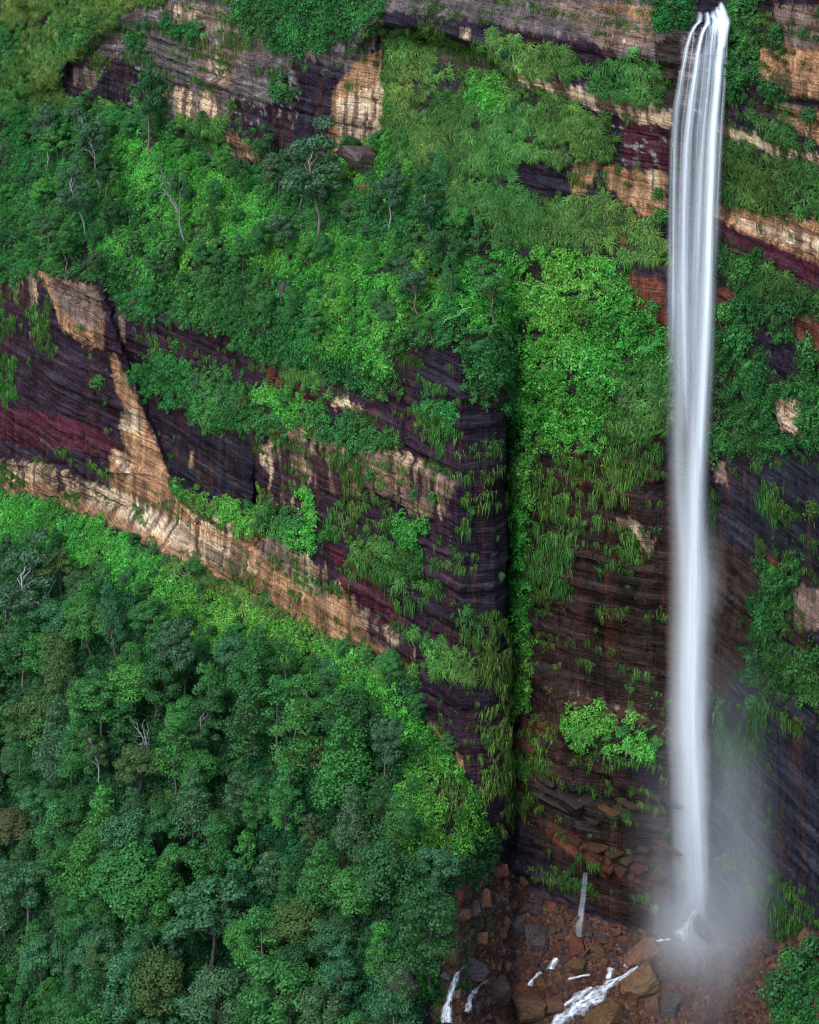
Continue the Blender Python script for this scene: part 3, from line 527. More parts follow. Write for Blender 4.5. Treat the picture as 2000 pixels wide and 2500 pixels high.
PROTO = {}   # kind -> list of (trunk mesh, crown mesh, height)
def build_tree(kind, i):
    rng = np.random.default_rng(100*len(PROTO)+i+3)
    name = kind
    if kind == 'dome':
        H = 14.; c = np.array([0, 0, 9.6]); R = np.array([4.3, 4.3, 4.0])*rng.uniform(.85, 1.15, 3)
        lob = []
        for k in range(34):
            d = unit(rng.normal(size=3)+[0, 0, .55]); lob.append((c+d*R*rng.uniform(.5, .95), rng.uniform(.9, 2.0)*np.array([1, 1, .8])))
        parts = [limb((0, 0, -.8), (rng.normal(0, .4), rng.normal(0, .4), 8), .28, .12, rng)]+[limb((0, 0, 4.5+k*.5), l[0], .1, .03, rng) for k, l in enumerate(lob[:7])]
        V, Fq = lobes_leaves(lob, 105, .44, rng)
    elif kind == 'cone':
        H = 16.; lob = []
        for k in range(40):
            t = (k+.5)/40; z = 3.5+12.2*t; rad = 3.6*(1-t)**.75+.25; a = k*2.4+rng.normal(0, .3)
            lob.append((np.array([math.cos(a)*rad*.72, math.sin(a)*rad*.72, z+rng.normal(0, .3)]), (1.45*(1-t)+.6)*np.array([1, 1, .75])))
        parts = [limb((0, 0, -.8), (0, 0, 14.5), .26, .04, rng, .02)]
        V, Fq = lobes_leaves(lob, 88, .38, rng, up=.2)
    elif kind == 'tall':           # narrow, several storeys of billowing foliage
        H = 17.; lob = []
        for k in range(30):
            t = k/29; z = 5+11.5*t; rad = (2.5*math.sin(math.pi*(.18+.75*t))+.3)*rng.uniform(.6, 1.15); a = k*2.4+rng.normal(0, .5)
            lob.append((np.array([math.cos(a)*rad, math.sin(a)*rad, z+rng.normal(0, .5)]), rng.uniform(.8, 1.6)*np.array([1, 1, .72])))
        parts = [limb((0, 0, -.8), (rng.normal(0, .5), rng.normal(0, .5), 13), .24, .07, rng, .03)]+[limb((0, 0, 5+k), lob[k*2][0], .08, .03, rng) for k in range(6)]
        V, Fq = lobes_leaves(lob, 78, .40, rng, up=.3)
    elif kind == 'gum':            # open crown on a bare pale trunk
        H = 19.; lean = rng.normal(0, 1.0, 2); top = np.array([lean[0], lean[1], 13.5])
        parts = [limb((0, 0, -.8), top, .30, .12, rng, .05, 7, 7)]; lob = []
        for k in range(11):
            t = rng.uniform(.45, 1); p = top*np.array([t, t, t]); a = k*2.4+rng.normal(0, .4); q = p+np.array([math.cos(a)*rng.uniform(1.5, 4.2), math.sin(a)*rng.uniform(1.5, 4.2), rng.uniform(1.6, 4.6)])
            parts.append(limb(p, q, .11, .03, rng, .14))
            for m in range(3):
                lob.append((q+rng.normal(0, 1.0, 3), rng.uniform(.9, 1.7)*np.array([1.15, 1.15, .72])))
                parts.append(limb((p+q)/2, lob[-1][0], .04, .015, rng, .1, 4, 4))
        V, Fq = lobes_leaves(lob, 130, .50, rng, up=.3, jit=.45, droop=.6)
    elif kind == 'sapling':
        H = 9.; lob = []
        for k in range(20):
            t = k/19; z = 2.6+6.2*t; rad = (1.75*math.sin(math.pi*(.15+.8*t))+.15)*rng.uniform(.5, 1.1); a = k*2.4
            lob.append((np.array([math.cos(a)*rad, math.sin(a)*rad, z]), rng.uniform(.6, 1.1)*np.array([1, 1, .7])))
        parts = [limb((0, 0, -.6), (0, 0, 7.5), .14, .03, rng, .03)]
        V, Fq = lobes_leaves(lob, 110, .38, rng)
    elif kind == 'shrub':
        H = 3.; lob = []
        for k in range(13):
            d = unit(rng.normal(size=3)+[0, 0, .7]); lob.append((np.array([0, 0, 1.3])+d*np.array([1.05, 1.05, .9])*rng.uniform(.35, .85), rng.uniform(.45, .8)))
        parts = [limb((0, 0, -.5), l[0], .06, .02, rng, .1, 3, 4) for l in lob[:5]]
        V, Fq = lobes_leaves(lob, 120, .27, rng)
    elif kind == 'dead':
        H = 13.; V = None
        def grow(p, d, L, r, dep, out):
            q = p+d*L; out.append(limb(p, q, r, r*.55, rng, .09, 5, 5))
            if dep:
                for _ in range(3 if dep > 1 else 2):
                    grow(p+(q-p)*rng.uniform(.55, 1), unit(d+rng.normal(0, .55, 3)+[0, 0, .15]), L*rng.uniform(.45, .7), r*.5, dep-1, out)
        parts = []; grow(np.array([0, 0, -.8]), unit(np.array([rng.normal(0, .18), rng.normal(0, .18), 1])), 6.5, .25, 3, parts)
    tv, tf = join(parts); tm = mesh(name+'_trunk', tv, tf, M_BARK, True)
    cm = mesh(name+'_crown', V, Fq, M_LEAF) if V is not None else None
    return tm, cm, H
for kind, cnt in (('dome', 5), ('cone', 3), ('tall', 5), ('gum', 4), ('sapling', 3), ('shrub', 5), ('dead', 3)):
    PROTO[kind] = [build_tree(kind, i) for i in range(cnt)]

PENDING = []     # things waiting for the label that singles them out
LANDMARKS = []   # (short name, px, py)
TREES = []
def plant(kind, pos, height, color, bark=(.16, .12, .10), name=None, var=None, wid=1.0, rotz=None, lean=(0, 0), group=None, label=None, desc=None, cat='tree'):
    pr = PROTO[kind]; tm, cm, H = pr[random.randrange(len(pr)) if var is None else var % len(pr)]
    s = height/H
    e = empty(name, pos, (lean[0], lean[1], random.uniform(0, 6.28) if rotz is None else rotz), (s*wid, s*wid, s))
    t = link('stem' if kind == 'shrub' else 'trunk', tm, e); t.color = (*bark, 1)
    if cm: c = link('foliage' if kind == 'shrub' else 'crown', cm, e); c.color = (*color, 1)
    e['category'] = cat
    if group: e['group'] = group
    px, py = proj(np.array(pos)+np.array([0, 0, height*.6]))
    if label: e['label'] = label
    else: PENDING.append((e, desc, float(px), float(py)))
    return e

# colours of living leaves; the bluish green also stands in for forest haze
C_DARK = (.042, .140, .046); C_MID = (.062, .218, .056); C_BLUE = (.060, .185, .082); C_OLIVE = (.078, .150, .048)
C_LIME = (.085, .300, .060); C_FRESH = (.058, .220, .062); C_RUST = (.085, .120, .050); C_GUM = (.074, .165, .076)
CNAME = {C_DARK: 'dark green', C_MID: 'mid green', C_BLUE: 'bluish green', C_OLIVE: 'olive tipped', C_LIME: 'lime green', C_FRESH: 'fresh green', C_RUST: 'rusty tipped', C_GUM: 'grey green'}
def jitc(c, a=.14):
    k = 1+random.uniform(-a, a); return tuple(max(.004, x*k*m_*(1+random.uniform(-a, a)*.5)) for x, m_ in zip(c, (1.06, 1, .86)))

# trees that stand out, base pixel, height in photo pixels
def special(kind, name, bx, by, hpx, color, label, short, bark=(.16, .12, .10), var=0, wid=1.0, lean_deg=0, rotz=0.0, cat='tree'):
    p = ground(bx, by); h = hpx*p[1]/F
    e = plant(kind, p-np.array([0, 0, .1]), h, color, bark, name, var, wid, rotz, (0, math.radians(lean_deg)), None, label, None, cat)
    LANDMARKS.append((short, bx, by-hpx*.6)); TREES.append((p, h))
PALE = (.28, .25, .25); BURNT = (.03, .026, .028); REDB = (.20, .12, .10)
special('gum', 'gum_tree', 240, 462, 230, C_GUM, 'slender gum with pale grey trunk on upper terrace below hanging grass', 'slender pale-trunked gum', PALE, 0, .8, -9)
special('gum', 'gum_tree', 214, 578, 200, C_GUM, 'leaning white-stemmed gum at the left end of the terrace', 'leaning white-stemmed gum', (.36, .33, .33), 1, .8, -14)
special('gum', 'gum_tree', 118, 420, 190, C_GUM, 'forked pale gum under the hanging grass near left edge', 'forked pale gum', PALE, 2, .8, -10)
special('gum', 'gum_tree', 365, 395, 260, C_DARK, 'twisted reddish-trunked tree standing in front of the upper orange rock', 'twisted reddish tree', REDB, 3, .62, 3)
special('dead', 'dead_tree', 455, 588, 240, C_GUM, 'tall dead tree with bleached forked top rising from terrace scrub', 'bleached dead tree', (.20, .18, .18), 0, .75, -8)
special('dead', 'dead_tree', 398, 578, 90, C_GUM, 'short burnt black dead stem in the terrace scrub', 'burnt black stem', BURNT, 1, .6, -6)
special('gum', 'gum_tree', 780, 592, 285, C_GUM, 'large grey-green gum with straight brown trunk left of the fallen block', 'large straight gum', (.26, .19, .17), 1, 1.0, -4)
special('gum', 'gum_tree', 950, 565, 175, C_GUM, 'grey-trunked gum just below the fallen grey block', 'gum below the fallen block', PALE, 2, .85, -6)
special('gum', 'gum_tree', 712, 652, 150, C_GUM, 'gum with dark curved trunk above the small boulder', 'curved dark-trunked gum', (.10, .07, .07), 3, .95, -12)
special('gum', 'gum_tree', 1018, 775, 160, C_GUM, 'grey-green gum with leaning trunk above the dark buttress', 'gum above the buttress', REDB, 0, .95, -5)
special('gum', 'gum_tree', 1050, 605, 170, C_DARK, 'dark-crowned gum beside the pale conical tree on terrace', 'dark terrace gum', (.2, .16, .14), 1, .9, -5)
special('cone', 'conical_tree', 1078, 490, 130, C_FRESH, 'fresh green conical tree on the terrace below grassy ledges', 'fresh conical terrace tree', var=0)
special('tall', 'terrace_tree', 900, 560, 150, C_DARK, 'dark slender tree in front of the fallen grey block', 'dark slender tree', BURNT, 1, .8)
special('gum', 'gum_tree', 72, 1590, 270, C_GUM, 'big gum with bare white forked limbs at left edge of forest', 'white-limbed gum', (.45, .42, .43), 1, 1.0, -3)
special('dead', 'dead_tree', 75, 1540, 200, C_GUM, 'bare white forked dead limbs beside the big gum', 'white dead limbs', (.55, .53, .55), 2, 1.0, 4)
special('tall', 'forest_tree', 285, 1620, 190, C_BLUE, 'slender forest tree showing a long reddish trunk', 'long reddish trunk', REDB, 0, .8, -8)
special('gum', 'gum_tree', 456, 1712, 230, C_GUM, 'leaning gum with thick red-brown trunk in mid forest', 'leaning red-brown gum', (.26, .16, .14), 2, .9, -20)
special('dead', 'dead_tree', 376, 1852, 150, C_GUM, 'pale dead tree with curved white branches in mid forest', 'pale curved dead tree', (.40, .37, .37), 1, .9, -3)
special('gum', 'gum_tree', 247, 1930, 165, C_OLIVE, 'small gum with curved grey trunk over a dark gap', 'curved grey-trunked gum', (.34, .31, .32), 0, .75, -7)
special('cone', 'conical_tree', 135, 1925, 230, C_GUM, 'tall pale conical tree left of the dark forest gap', 'tall pale conical tree', var=1, wid=1.05)
special('cone', 'conical_tree', 150, 1780, 220, C_OLIVE, 'tall olive-tipped conical tree in the left of the forest', 'tall olive conical tree', var=2, wid=1.1)
special('sapling', 'young_tree', 597, 2150, 115, C_LIME, 'lime green young tree alone in the middle of the dark forest', 'lime young tree', var=0)
special('sapling', 'young_tree', 250, 2030, 105, C_LIME, 'bright lime young tree below the curved grey-trunked gum', 'bright lime sapling', var=1, wid=1.3)
special('tall', 'forest_tree', 195, 2330, 160, C_FRESH, 'fresh green billowing tree in the lower left forest', 'fresh billowing tree', var=3, wid=1.3)
special('gum', 'gum_tree', 262, 2450, 150, C_OLIVE, 'spreading olive gum with branching grey trunk near bottom left', 'spreading olive gum', PALE, 3, 1.2, -8)
special('gum', 'gum_tree', 433, 2400, 110, C_GUM, 'slim bare-stemmed gum near the bottom of the forest', 'slim bare-stemmed gum', PALE, 0, .8, 0)
special('dead', 'dead_tree', 210, 1352, 120, C_GUM, 'burnt leaning dead trunk just under the orange cliff', 'burnt leaning trunk', BURNT, 2, .5, -16)
special('dead', 'dead_tree', 410, 1480, 115, C_GUM, 'thin dark dead stem on the slope under the orange cliff', 'thin dark dead stem', BURNT, 0, .6, -10)
special('gum', 'gum_tree', 930, 1930, 200, C_GUM, 'straight dark-trunked gum at right edge of the forest by the bank', 'straight dark-trunked gum', (.12, .09, .08), 2, .8, -2)
special('sapling', 'young_tree', 760, 2080, 90, C_RUST, 'rusty topped young tree near the right of the forest', 'rusty young tree', var=2, wid=1.3)
special('sapling', 'young_tree', 880, 2180, 85, C_OLIVE, 'olive young tree at the forest edge above the stream bank', 'olive young tree', var=0, wid=1.4)
special('tall', 'forest_tree', 830, 2480, 170, C_BLUE, 'pale bluish billowing tree at the bottom near the stream', 'pale bluish bottom tree', var=4, wid=1.3)

LANDMARKS += [('waterfall foot', 1700, 2290), ('waterfall lip', 1735, 50), ('fallen grey block', 880, 425), ('dark cleft', 1245, 1000), ('orange cliff foot', 560, 1430),
              ('tan rock patch', 165, 745), ('buttress corner', 1125, 1300), ('white trickle', 1425, 2200), ('right edge orange band', 1900, 570), ('upper tan pillar', 870, 280), ('cream band', 1450, 250)]

def poisson(mask, spacing, rng, limit, avoid=None):
    cand = np.nonzero(mask)[0]; rng.shuffle(cand); cand = cand[:40000]; kept = []; g = {}
    for p, r in (avoid or []): g.setdefault((int(p[0]//spacing), int(p[1]//spacing)), []).append(p)
    for q in cand:
        p = QC[q]; k = (int(p[0]//spacing), int(p[1]//spacing)); ok = True
        for i in (-1, 0, 1):
            for j in (-1, 0, 1):
                for o in g.get((k[0]+i, k[1]+j), ()):
                    if (o[0]-p[0])**2+(o[1]-p[1])**2+.25*(o[2]-p[2])**2 < spacing**2: ok = False; break
                if not ok: break
            if not ok: break
        if ok:
            g.setdefault(k, []).append(p); kept.append(q)
            if len(kept) >= limit: break
    return kept

rngT = np.random.default_rng(21)
# forest below the orange cliff
forest = (QROW > foot_row+.12) & (QX > -270) & (QX < 1060) & (QY < 2760) & np.isin(QV, [4]) & (QY > 1250)
for q in poisson(forest, 5.9, rngT, 290, TREES):
    p = QC[q]; x, y = QX[q], QY[q]
    dark = fbm(np.array(x/260), np.array(y/260), 0, 2, 5)
    kind = random.choices(['dome', 'tall', 'cone', 'gum', 'sapling'], [.34, .36, .12, .10, .08])[0]
    right = np.clip((x-560)/350, 0, 1)*np.clip((2250-y)/250, 0, 1)
    pal = [C_DARK, C_MID, C_BLUE, C_OLIVE, C_GUM, C_RUST, C_FRESH, C_LIME]
    w = [.26, .24, .24, .06, .12, .02, .09+.3*right, .02+.05*right]
    c = random.choices(pal, w)[0]
    if y < 1650 and x > 300: c = random.choice([C_MID, C_FRESH, C_DARK, C_GUM])
    h = {'dome': 11.0, 'tall': 13.5, 'cone': 13.5, 'gum': 14.5, 'sapling': 8.0}[kind]*random.uniform(.7, 1.35)*(.42 if y < 1430+max(0, x-150)*.42 else .7 if y < 1530+max(0, x-150)*.45 else 1.0)
    shp = {'dome': 'domed', 'tall': 'narrow billowing', 'cone': 'conical', 'gum': 'open-crowned', 'sapling': 'small slender'}[kind]
    nm = {'dome': 'forest_tree', 'tall': 'forest_tree', 'cone': 'conical_tree', 'gum': 'gum_tree', 'sapling': 'young_tree'}[kind]
    plant(kind, p-np.array([0, 0, .3]), h, jitc(c), random.choice([(.16, .12, .10), (.2, .17, .15), (.08, .06, .06)]), nm, None, random.uniform(1.1, 1.6), None, (random.gauss(0, .06), random.gauss(0, .06)),
          'trees of the forest below the cliff', None, CNAME[c]+' '+shp+' forest tree')
bank = (QROW > foot_row+.1) & (QX > 300) & (QX < 1190) & (QY < 2480) & np.isin(QV, [3]) & (QY > 1420)
for q in poisson(bank, 6.0, rngT, 46, TREES):
    p = QC[q]; kind = random.choice(['sapling', 'dome', 'sapling', 'tall']); c = random.choice([C_FRESH, C_MID, C_LIME, C_FRESH, C_DARK]); low = QX[q] > 950
    h = {'dome': 6.5, 'tall': 9.0, 'sapling': 6.5}[kind]*random.uniform(.6, 1.1)*(.75 if low else .7)
    shp = {'dome': 'domed', 'tall': 'narrow billowing', 'sapling': 'small slender'}[kind]
    plant(kind, p-np.array([0, 0, .3]), h, jitc(c), (.17, .13, .11), 'bank_tree', None, random.uniform(1.0, 1.4), None, (random.gauss(0, .08), random.gauss(0, .08)), 'small trees on the bright bank', None, CNAME[c]+' '+shp+' bank tree')
TREES += [(ground(x_, y_), 1) for x_, y_ in ((880, 440), (900, 480), (850, 470), (1120, 790), (1150, 800), (695, 735))]
# terrace trees
terr = (QROW > 4.7) & (QROW < 6.95) & (QX > -260) & (QX < 1250) & np.isin(QV, [2, 3]) & (QR < .6)
for q in poisson(terr, 4.4, rngT, 160, TREES):
    p = QC[q]; kind = random.choices(['dome', 'tall', 'gum', 'sapling', 'cone'], [.34, .2, .22, .2, .04])[0]; x = QX[q]
    c = random.choices([C_DARK, C_MID, C_FRESH, C_LIME, C_GUM], [.28, .28, .2, .08, .16])[0]
    if QV[q] == 3 and random.random() < .6: c = random.choice([C_FRESH, C_LIME, C_LIME]); kind = random.choice(['dome', 'sapling'])
    h = {'dome': 6.0, 'tall': 8.5, 'cone': 8., 'gum': 11.0, 'sapling': 5.5}[kind]*random.uniform(.75, 1.3)
    shp = {'dome': 'domed', 'tall': 'narrow billowing', 'cone': 'conical', 'gum': 'open-crowned', 'sapling': 'small slender'}[kind]
    plant(kind, p-np.array([0, 0, .3]), h, jitc(c), (.17, .13, .11), {'gum': 'gum_tree', 'sapling': 'young_tree'}.get(kind, 'terrace_tree'), None, random.uniform(.9, 1.25), None, (random.gauss(0, .08), random.gauss(0, .08)),
          'trees on the terrace between the cliffs', None, CNAME[c]+' '+shp+' terrace tree')
# shrubs on ledges and slopes: those the photograph shows singly, then more
SHR = [(428, 852, 42, C_MID), (446, 893, 34, C_MID), (625, 1060, 48, C_MID), (235, 960, 55, C_MID), (648, 900, 44, C_FRESH), (930, 950, 85, C_MID), (890, 940, 70, C_MID), (1895, 105, 66, C_DARK), (1900, 250, 70, C_DARK), (1975, 320, 75, C_DARK), (1965, 110, 50, C_DARK),
       (1650, 60, 90, C_DARK), (1610, 40, 80, C_DARK), (1680, 20, 70, C_DARK), (1810, 60, 100, C_MID), (1830, 150, 90, C_MID), (1815, 220, 70, C_MID), (1840, 20, 70, C_DARK), (650, 1270, 60, C_MID), (700, 1270, 50, C_MID), (1612, 560, 70, C_MID), (1605, 500, 50, C_MID), (1820, 700, 90, C_MID), (1770, 660, 70, C_DARK), (1920, 780, 75, C_DARK),
       (1985, 900, 110, C_MID), (1975, 980, 90, C_MID), (1990, 1050, 90, C_MID), (1810, 880, 110, C_FRESH), (1780, 800, 90, C_MID), (1600, 1310, 50, C_MID), (1990, 1270, 70, C_OLIVE), (1880, 1450, 60, C_FRESH), (1870, 1540, 70, C_FRESH), (1950, 1680, 90, C_MID), (380, 960, 60, C_MID), (340, 935, 60, C_MID), (420, 930, 70, C_FRESH), (480, 950, 60, C_GUM),
       (540, 985, 60, C_GUM), (590, 1005, 55, C_OLIVE), (700, 1000, 60, C_FRESH), (780, 1010, 50, C_MID), (900, 1080, 60, C_MID), (860, 1060, 50, C_MID), (335, 640, 90, C_DARK), (410, 660, 110, C_MID), (380, 720, 100, C_MID), (300, 700, 80, C_DARK), (470, 760, 90, C_MID), (450, 780, 60, C_FRESH), (870, 1120, 70, C_MID), (900, 1170, 50, C_MID), (1060, 1230, 46, C_MID), (1010, 1220, 40, C_MID),
       (1185, 900, 60, C_FRESH), (1190, 960, 60, C_DARK), (740, 70, 70, C_DARK), (660, 90, 70, C_DARK), (600, 40, 60, C_MID), (830, 60, 60, C_DARK), (660, 230, 36, C_FRESH), (705, 232, 34, C_MID), (1960, 1060, 70, C_MID), (1400, 1800, 40, C_FRESH), (1520, 1810, 44, C_FRESH), (1595, 1830, 44, C_LIME), (1220, 1420, 30, C_MID), (185, 640, 50, C_DARK), (192, 812, 26, C_MID), (290, 590, 60, C_FRESH), (30, 620, 70, C_DARK),
       (1960, 2420, 120, C_DARK), (1900, 2460, 110, C_DARK), (1990, 2350, 90, C_DARK), (1930, 2380, 80, C_MID), (360, 80, 50, C_DARK), (650, 380, 34, C_OLIVE), (340, 90, 50, C_DARK)]
for (x, y, hp, c) in SHR:
    p = ground(x, y); h = hp*p[1]/F
    plant('shrub', p-np.array([0, 0, .25]), h, jitc(c, .1), (.12, .09, .07), 'shrub', None, random.uniform(.85, 1.15), None, (0, 0), 'shrubs growing on the cliff ledges', None, CNAME[c]+(' large' if h > 5 else ' small' if h < 3.5 else ' rounded')+' shrub', 'shrub')
shm = INF & (np.isin(QV, [1, 2, 3, 6])) & (QROW < foot_row) & (QX > -60) & (QX < 2060) & (QY > -20) & ((QX < 1630) | (QX > 1775))
for q in poisson(shm, 7.5, rngT, 170, [(ground(a[0], a[1]), 1) for a in SHR]):
    p = QC[q]; t = QV[q]; c = random.choice({1: [C_DARK, C_MID, C_OLIVE], 2: [C_DARK, C_MID, C_GUM, C_FRESH], 3: [C_FRESH, C_LIME, C_MID], 6: [C_MID, C_DARK]}[int(t)]); h = random.uniform(1.8, 4.2)
    plant('shrub', p-np.array([0, 0, .25]), h, jitc(c, .1), (.12, .09, .07), 'shrub', None, random.uniform(.85, 1.2), None, (0, 0), 'shrubs growing on the cliff ledges', None, CNAME[c]+(' small' if h < 3 else ' rounded')+' shrub', 'shrub')

# ------------------------------------------------------------------ ground cover (stuff): thousands of plants set by geometry nodes
def mats_to_euler(zdir, spin):
    z = unit(zdir); t = np.arccos(np.clip(z[:, 2], -1, 1)); y = np.arctan2(z[:, 0], -z[:, 1])
    cy_, sy_, ct, st, cs, ss = np.cos(y), np.sin(y), np.cos(t), np.sin(t), np.cos(spin), np.sin(spin)
    R00 = cy_*cs-sy_*ct*ss; R10 = sy_*cs+cy_*ct*ss; R20 = st*ss; R21 = st*cs; R22 = ct
    return np.stack([np.arctan2(R21, R22), np.arcsin(np.clip(-R20, -1, 1)), np.arctan2(R10, R00)], 1)
def cover(name, P, zdir, scale, tint, protos, label, cat, rng):
    n = len(P); me = bpy.data.meshes.new(name); me.vertices.add(n); me.vertices.foreach_set('co', P.astype(np.float32).ravel())
    e = mats_to_euler(zdir, rng.uniform(0, 6.283, n)); ix = rng.integers(0, len(protos), n)
    for nm, ty, dt, key in (('rot', 'FLOAT_VECTOR', e, 'vector'), ('scl', 'FLOAT', scale, 'value'), ('idx', 'INT', ix, 'value')):
        at = me.attributes.new(nm, ty, 'POINT'); at.data.foreach_set(key, np.ascontiguousarray(dt).astype(np.int32 if ty == 'INT' else np.float32).ravel())
    at = me.attributes.new('tint', 'FLOAT_COLOR', 'POINT'); at.data.foreach_set('color', np.concatenate([tint, np.ones((n, 1))], 1).astype(np.float32).ravel())
    pc = bpy.data.collections.new(name+'_plants')
    for i, m in enumerate(protos): pc.objects.link(bpy.data.objects.new('%s_%02d' % (name, i), m))
    o = link(name, me); g = bpy.data.node_groups.new(name, 'GeometryNodeTree')
    g.interface.new_socket('Geometry', in_out='INPUT', socket_type='NodeSocketGeometry'); g.interface.new_socket('Geometry', in_out='OUTPUT', socket_type='NodeSocketGeometry')
    gi = g.nodes.new('NodeGroupInput'); go = g.nodes.new('NodeGroupOutput'); ip = g.nodes.new('GeometryNodeInstanceOnPoints'); ci = g.nodes.new('GeometryNodeCollectionInfo')
    ci.inputs['Collection'].default_value = pc; ci.inputs['Separate Children'].default_value = True; ci.inputs['Reset Children'].default_value = True
    def attr(nm, ty): a = g.nodes.new('GeometryNodeInputNamedAttribute'); a.data_type = ty; a.inputs[0].default_value = nm; return a.outputs[0]
    e2r = g.nodes.new('FunctionNodeEulerToRotation'); g.links.new(attr('rot', 'FLOAT_VECTOR'), e2r.inputs[0])
    g.links.new(gi.outputs[0], ip.inputs['Points']); g.links.new(ci.outputs[0], ip.inputs['Instance']); ip.inputs['Pick Instance'].default_value = True
    g.links.new(attr('idx', 'INT'), ip.inputs['Instance Index']); g.links.new(e2r.outputs[0], ip.inputs['Rotation']); g.links.new(attr('scl', 'FLOAT'), ip.inputs['Scale']); g.links.new(ip.outputs[0], go.inputs[0])
    md = o.modifiers.new('plants', 'NODES'); md.node_group = g
    tag(o, label, cat, None, 'stuff'); print(name, n); return o
def clump(rng, n, size, R=(.9, .9, .55), z0=.25, droop=0.0):
    lob = [(np.array([rng.normal(0, .45), rng.normal(0, .45), z0+abs(rng.normal(0, .25))]), np.array(R)*rng.uniform(.4, .75)) for _ in range(5)]
    return lobes_leaves(lob, n, size, rng, droop=droop)
def tussock(rng, n=40, ln=1.7, w=.085, hang=1.15):
    V, Fc = [], []
    for i in range(n):
        a = rng.uniform(0, 6.283); l = ln*rng.uniform(.55, 1.2); d = np.array([math.cos(a), math.sin(a), 0]); side = np.array([-d[1], d[0], 0])*w*rng.uniform(.7, 1.3); b = d*rng.uniform(0, .3); o = rng.uniform(.25, .75)
        pts = [b, b+d*l*.28*o+np.array([0, 0, l*.5]), b+d*l*.62*o*1.4+np.array([0, 0, l*(.72-.25*hang)]), b+d*l*.95*o*1.4+np.array([0, 0, l*(.62-.75*hang)])]
        k = len(V)
        for j, p in enumerate(pts): ww = (1, .9, .6, .12)[j]; V += [p-side*ww, p+side*ww]
        Fc += [(k+2*j, k+2*j+1, k+2*j+3, k+2*j+2) for j in range(3)]
    return np.array(V), np.array(Fc)
def fern(rng, n=11, ln=1.5):
    V, Fc = [], []
    for i in range(n):
        a = i*6.283/n+rng.normal(0, .2); l = ln*rng.uniform(.75, 1.15); d = np.array([math.cos(a), math.sin(a), 0]); s = np.array([-d[1], d[0], 0])
        for j in range(9):
            t = (j+.5)/9; p = d*l*t+np.array([0, 0, l*(.95*t-1.0*t*t)]); w = l*.24*math.sin(math.pi*(.12+.85*t)); dd = d*l*.05
            for sg in (-1, 1):
                k = len(V); q = p+sg*s*w+dd*1.5-np.array([0, 0, .25*w]); V += [p-dd*.8, p+dd*.8, q+dd*.5, q-dd*.1]; Fc.append((k, k+1, k+2, k+3))
    return np.array(V), np.array(Fc)
def hangtuft(rng, n=34, ln=2.2, w=.07):
    V, Fc = [], []
    for i in range(n):
        a = rng.uniform(0, 6.283); l = ln*rng.uniform(.35, 1.2); d = np.array([math.cos(a), math.sin(a), 0]); side = np.array([-d[1], d[0], 0])*w*rng.uniform(.7, 1.4); b = np.array([rng.normal(0, .45), rng.normal(0, .45), rng.normal(0, .3)]); o = rng.uniform(.15, .45)
        pts = [b, b+d*o*.7+np.array([0, 0, .22]), b+d*o*1.2+np.array([0, 0, -.35*l]), b+d*o*1.25+np.array([rng.normal(0, .08), rng.normal(0, .08), -l])]; k = len(V)
        for j, p in enumerate(pts): ww = (1, 1, .8, .15)[j]; V += [p-side*ww, p+side*ww]
        Fc += [(k+2*j, k+2*j+1, k+2*j+3, k+2*j+2) for j in range(3)]
    return np.array(V), np.array(Fc)
rp = np.random.default_rng(77)
PC_SCRUB = [mesh('scrub_plant', *clump(rp, 115, .26), M_COVER) for _ in range(6)]
PC_BRIGHT = [mesh('bright_plant', *clump(rp, 95, .30), M_COVER) for _ in range(6)]
PC_GRASS = [mesh('grass_tussock', *tussock(rp), M_COVER) for _ in range(6)]
PC_VINE = [mesh('vine_plant', *hangtuft(rp), M_COVER) for _ in range(5)]+[mesh('vine_plant', *clump(rp, 70, .25, (.4, .4, 1.0), -.4, 1.0), M_COVER) for _ in range(2)]
PC_FERN = [mesh('fern_plant', *fern(rp), M_COVER) for _ in range(4)]
UPV = np.array([0, 0, 1.0])
def tints(base, n, rng, q, var=.3):
    b = np.array(base)[None]*np.exp(rng.normal(0, var*.5, (n, 1)))*np.exp(rng.normal(0, .07, (n, 3)))
    z = fbm(QS[q]/7, QZ[q]/7, 0, 3, 141); y = fbm(QS[q]/13, QZ[q]/13, 0, 2, 151)
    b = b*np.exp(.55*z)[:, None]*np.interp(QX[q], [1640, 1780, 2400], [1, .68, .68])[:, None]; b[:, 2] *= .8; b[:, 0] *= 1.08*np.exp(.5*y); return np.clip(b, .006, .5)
thr = fbm(QS/5, QZ/4, 0, 3, 161); gap = fbm(QS/1.9, QZ/1.6, 0, 2, 165)
ledge = fbm(QS/14, (QZ+.02*QS)/1.1, 0, 3, 171)
OFFALL = (QX < 1632) | (QX > 1768) | (QY < -5)
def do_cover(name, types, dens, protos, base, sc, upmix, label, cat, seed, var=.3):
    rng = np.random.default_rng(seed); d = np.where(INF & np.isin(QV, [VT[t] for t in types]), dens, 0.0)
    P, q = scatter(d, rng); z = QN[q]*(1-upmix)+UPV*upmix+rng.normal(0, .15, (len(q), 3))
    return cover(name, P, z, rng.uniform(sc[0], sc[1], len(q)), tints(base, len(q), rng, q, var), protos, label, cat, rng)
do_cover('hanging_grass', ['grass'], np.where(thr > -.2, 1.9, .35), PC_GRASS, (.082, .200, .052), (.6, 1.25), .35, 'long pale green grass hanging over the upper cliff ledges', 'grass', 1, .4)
do_cover('ledge_bushes', ['grass'], np.where(thr > .0, .8, .1), PC_SCRUB, (.045, .165, .050), (.5, 1.2), .4, 'low leafy plants growing among the hanging grass', 'undergrowth', 2)
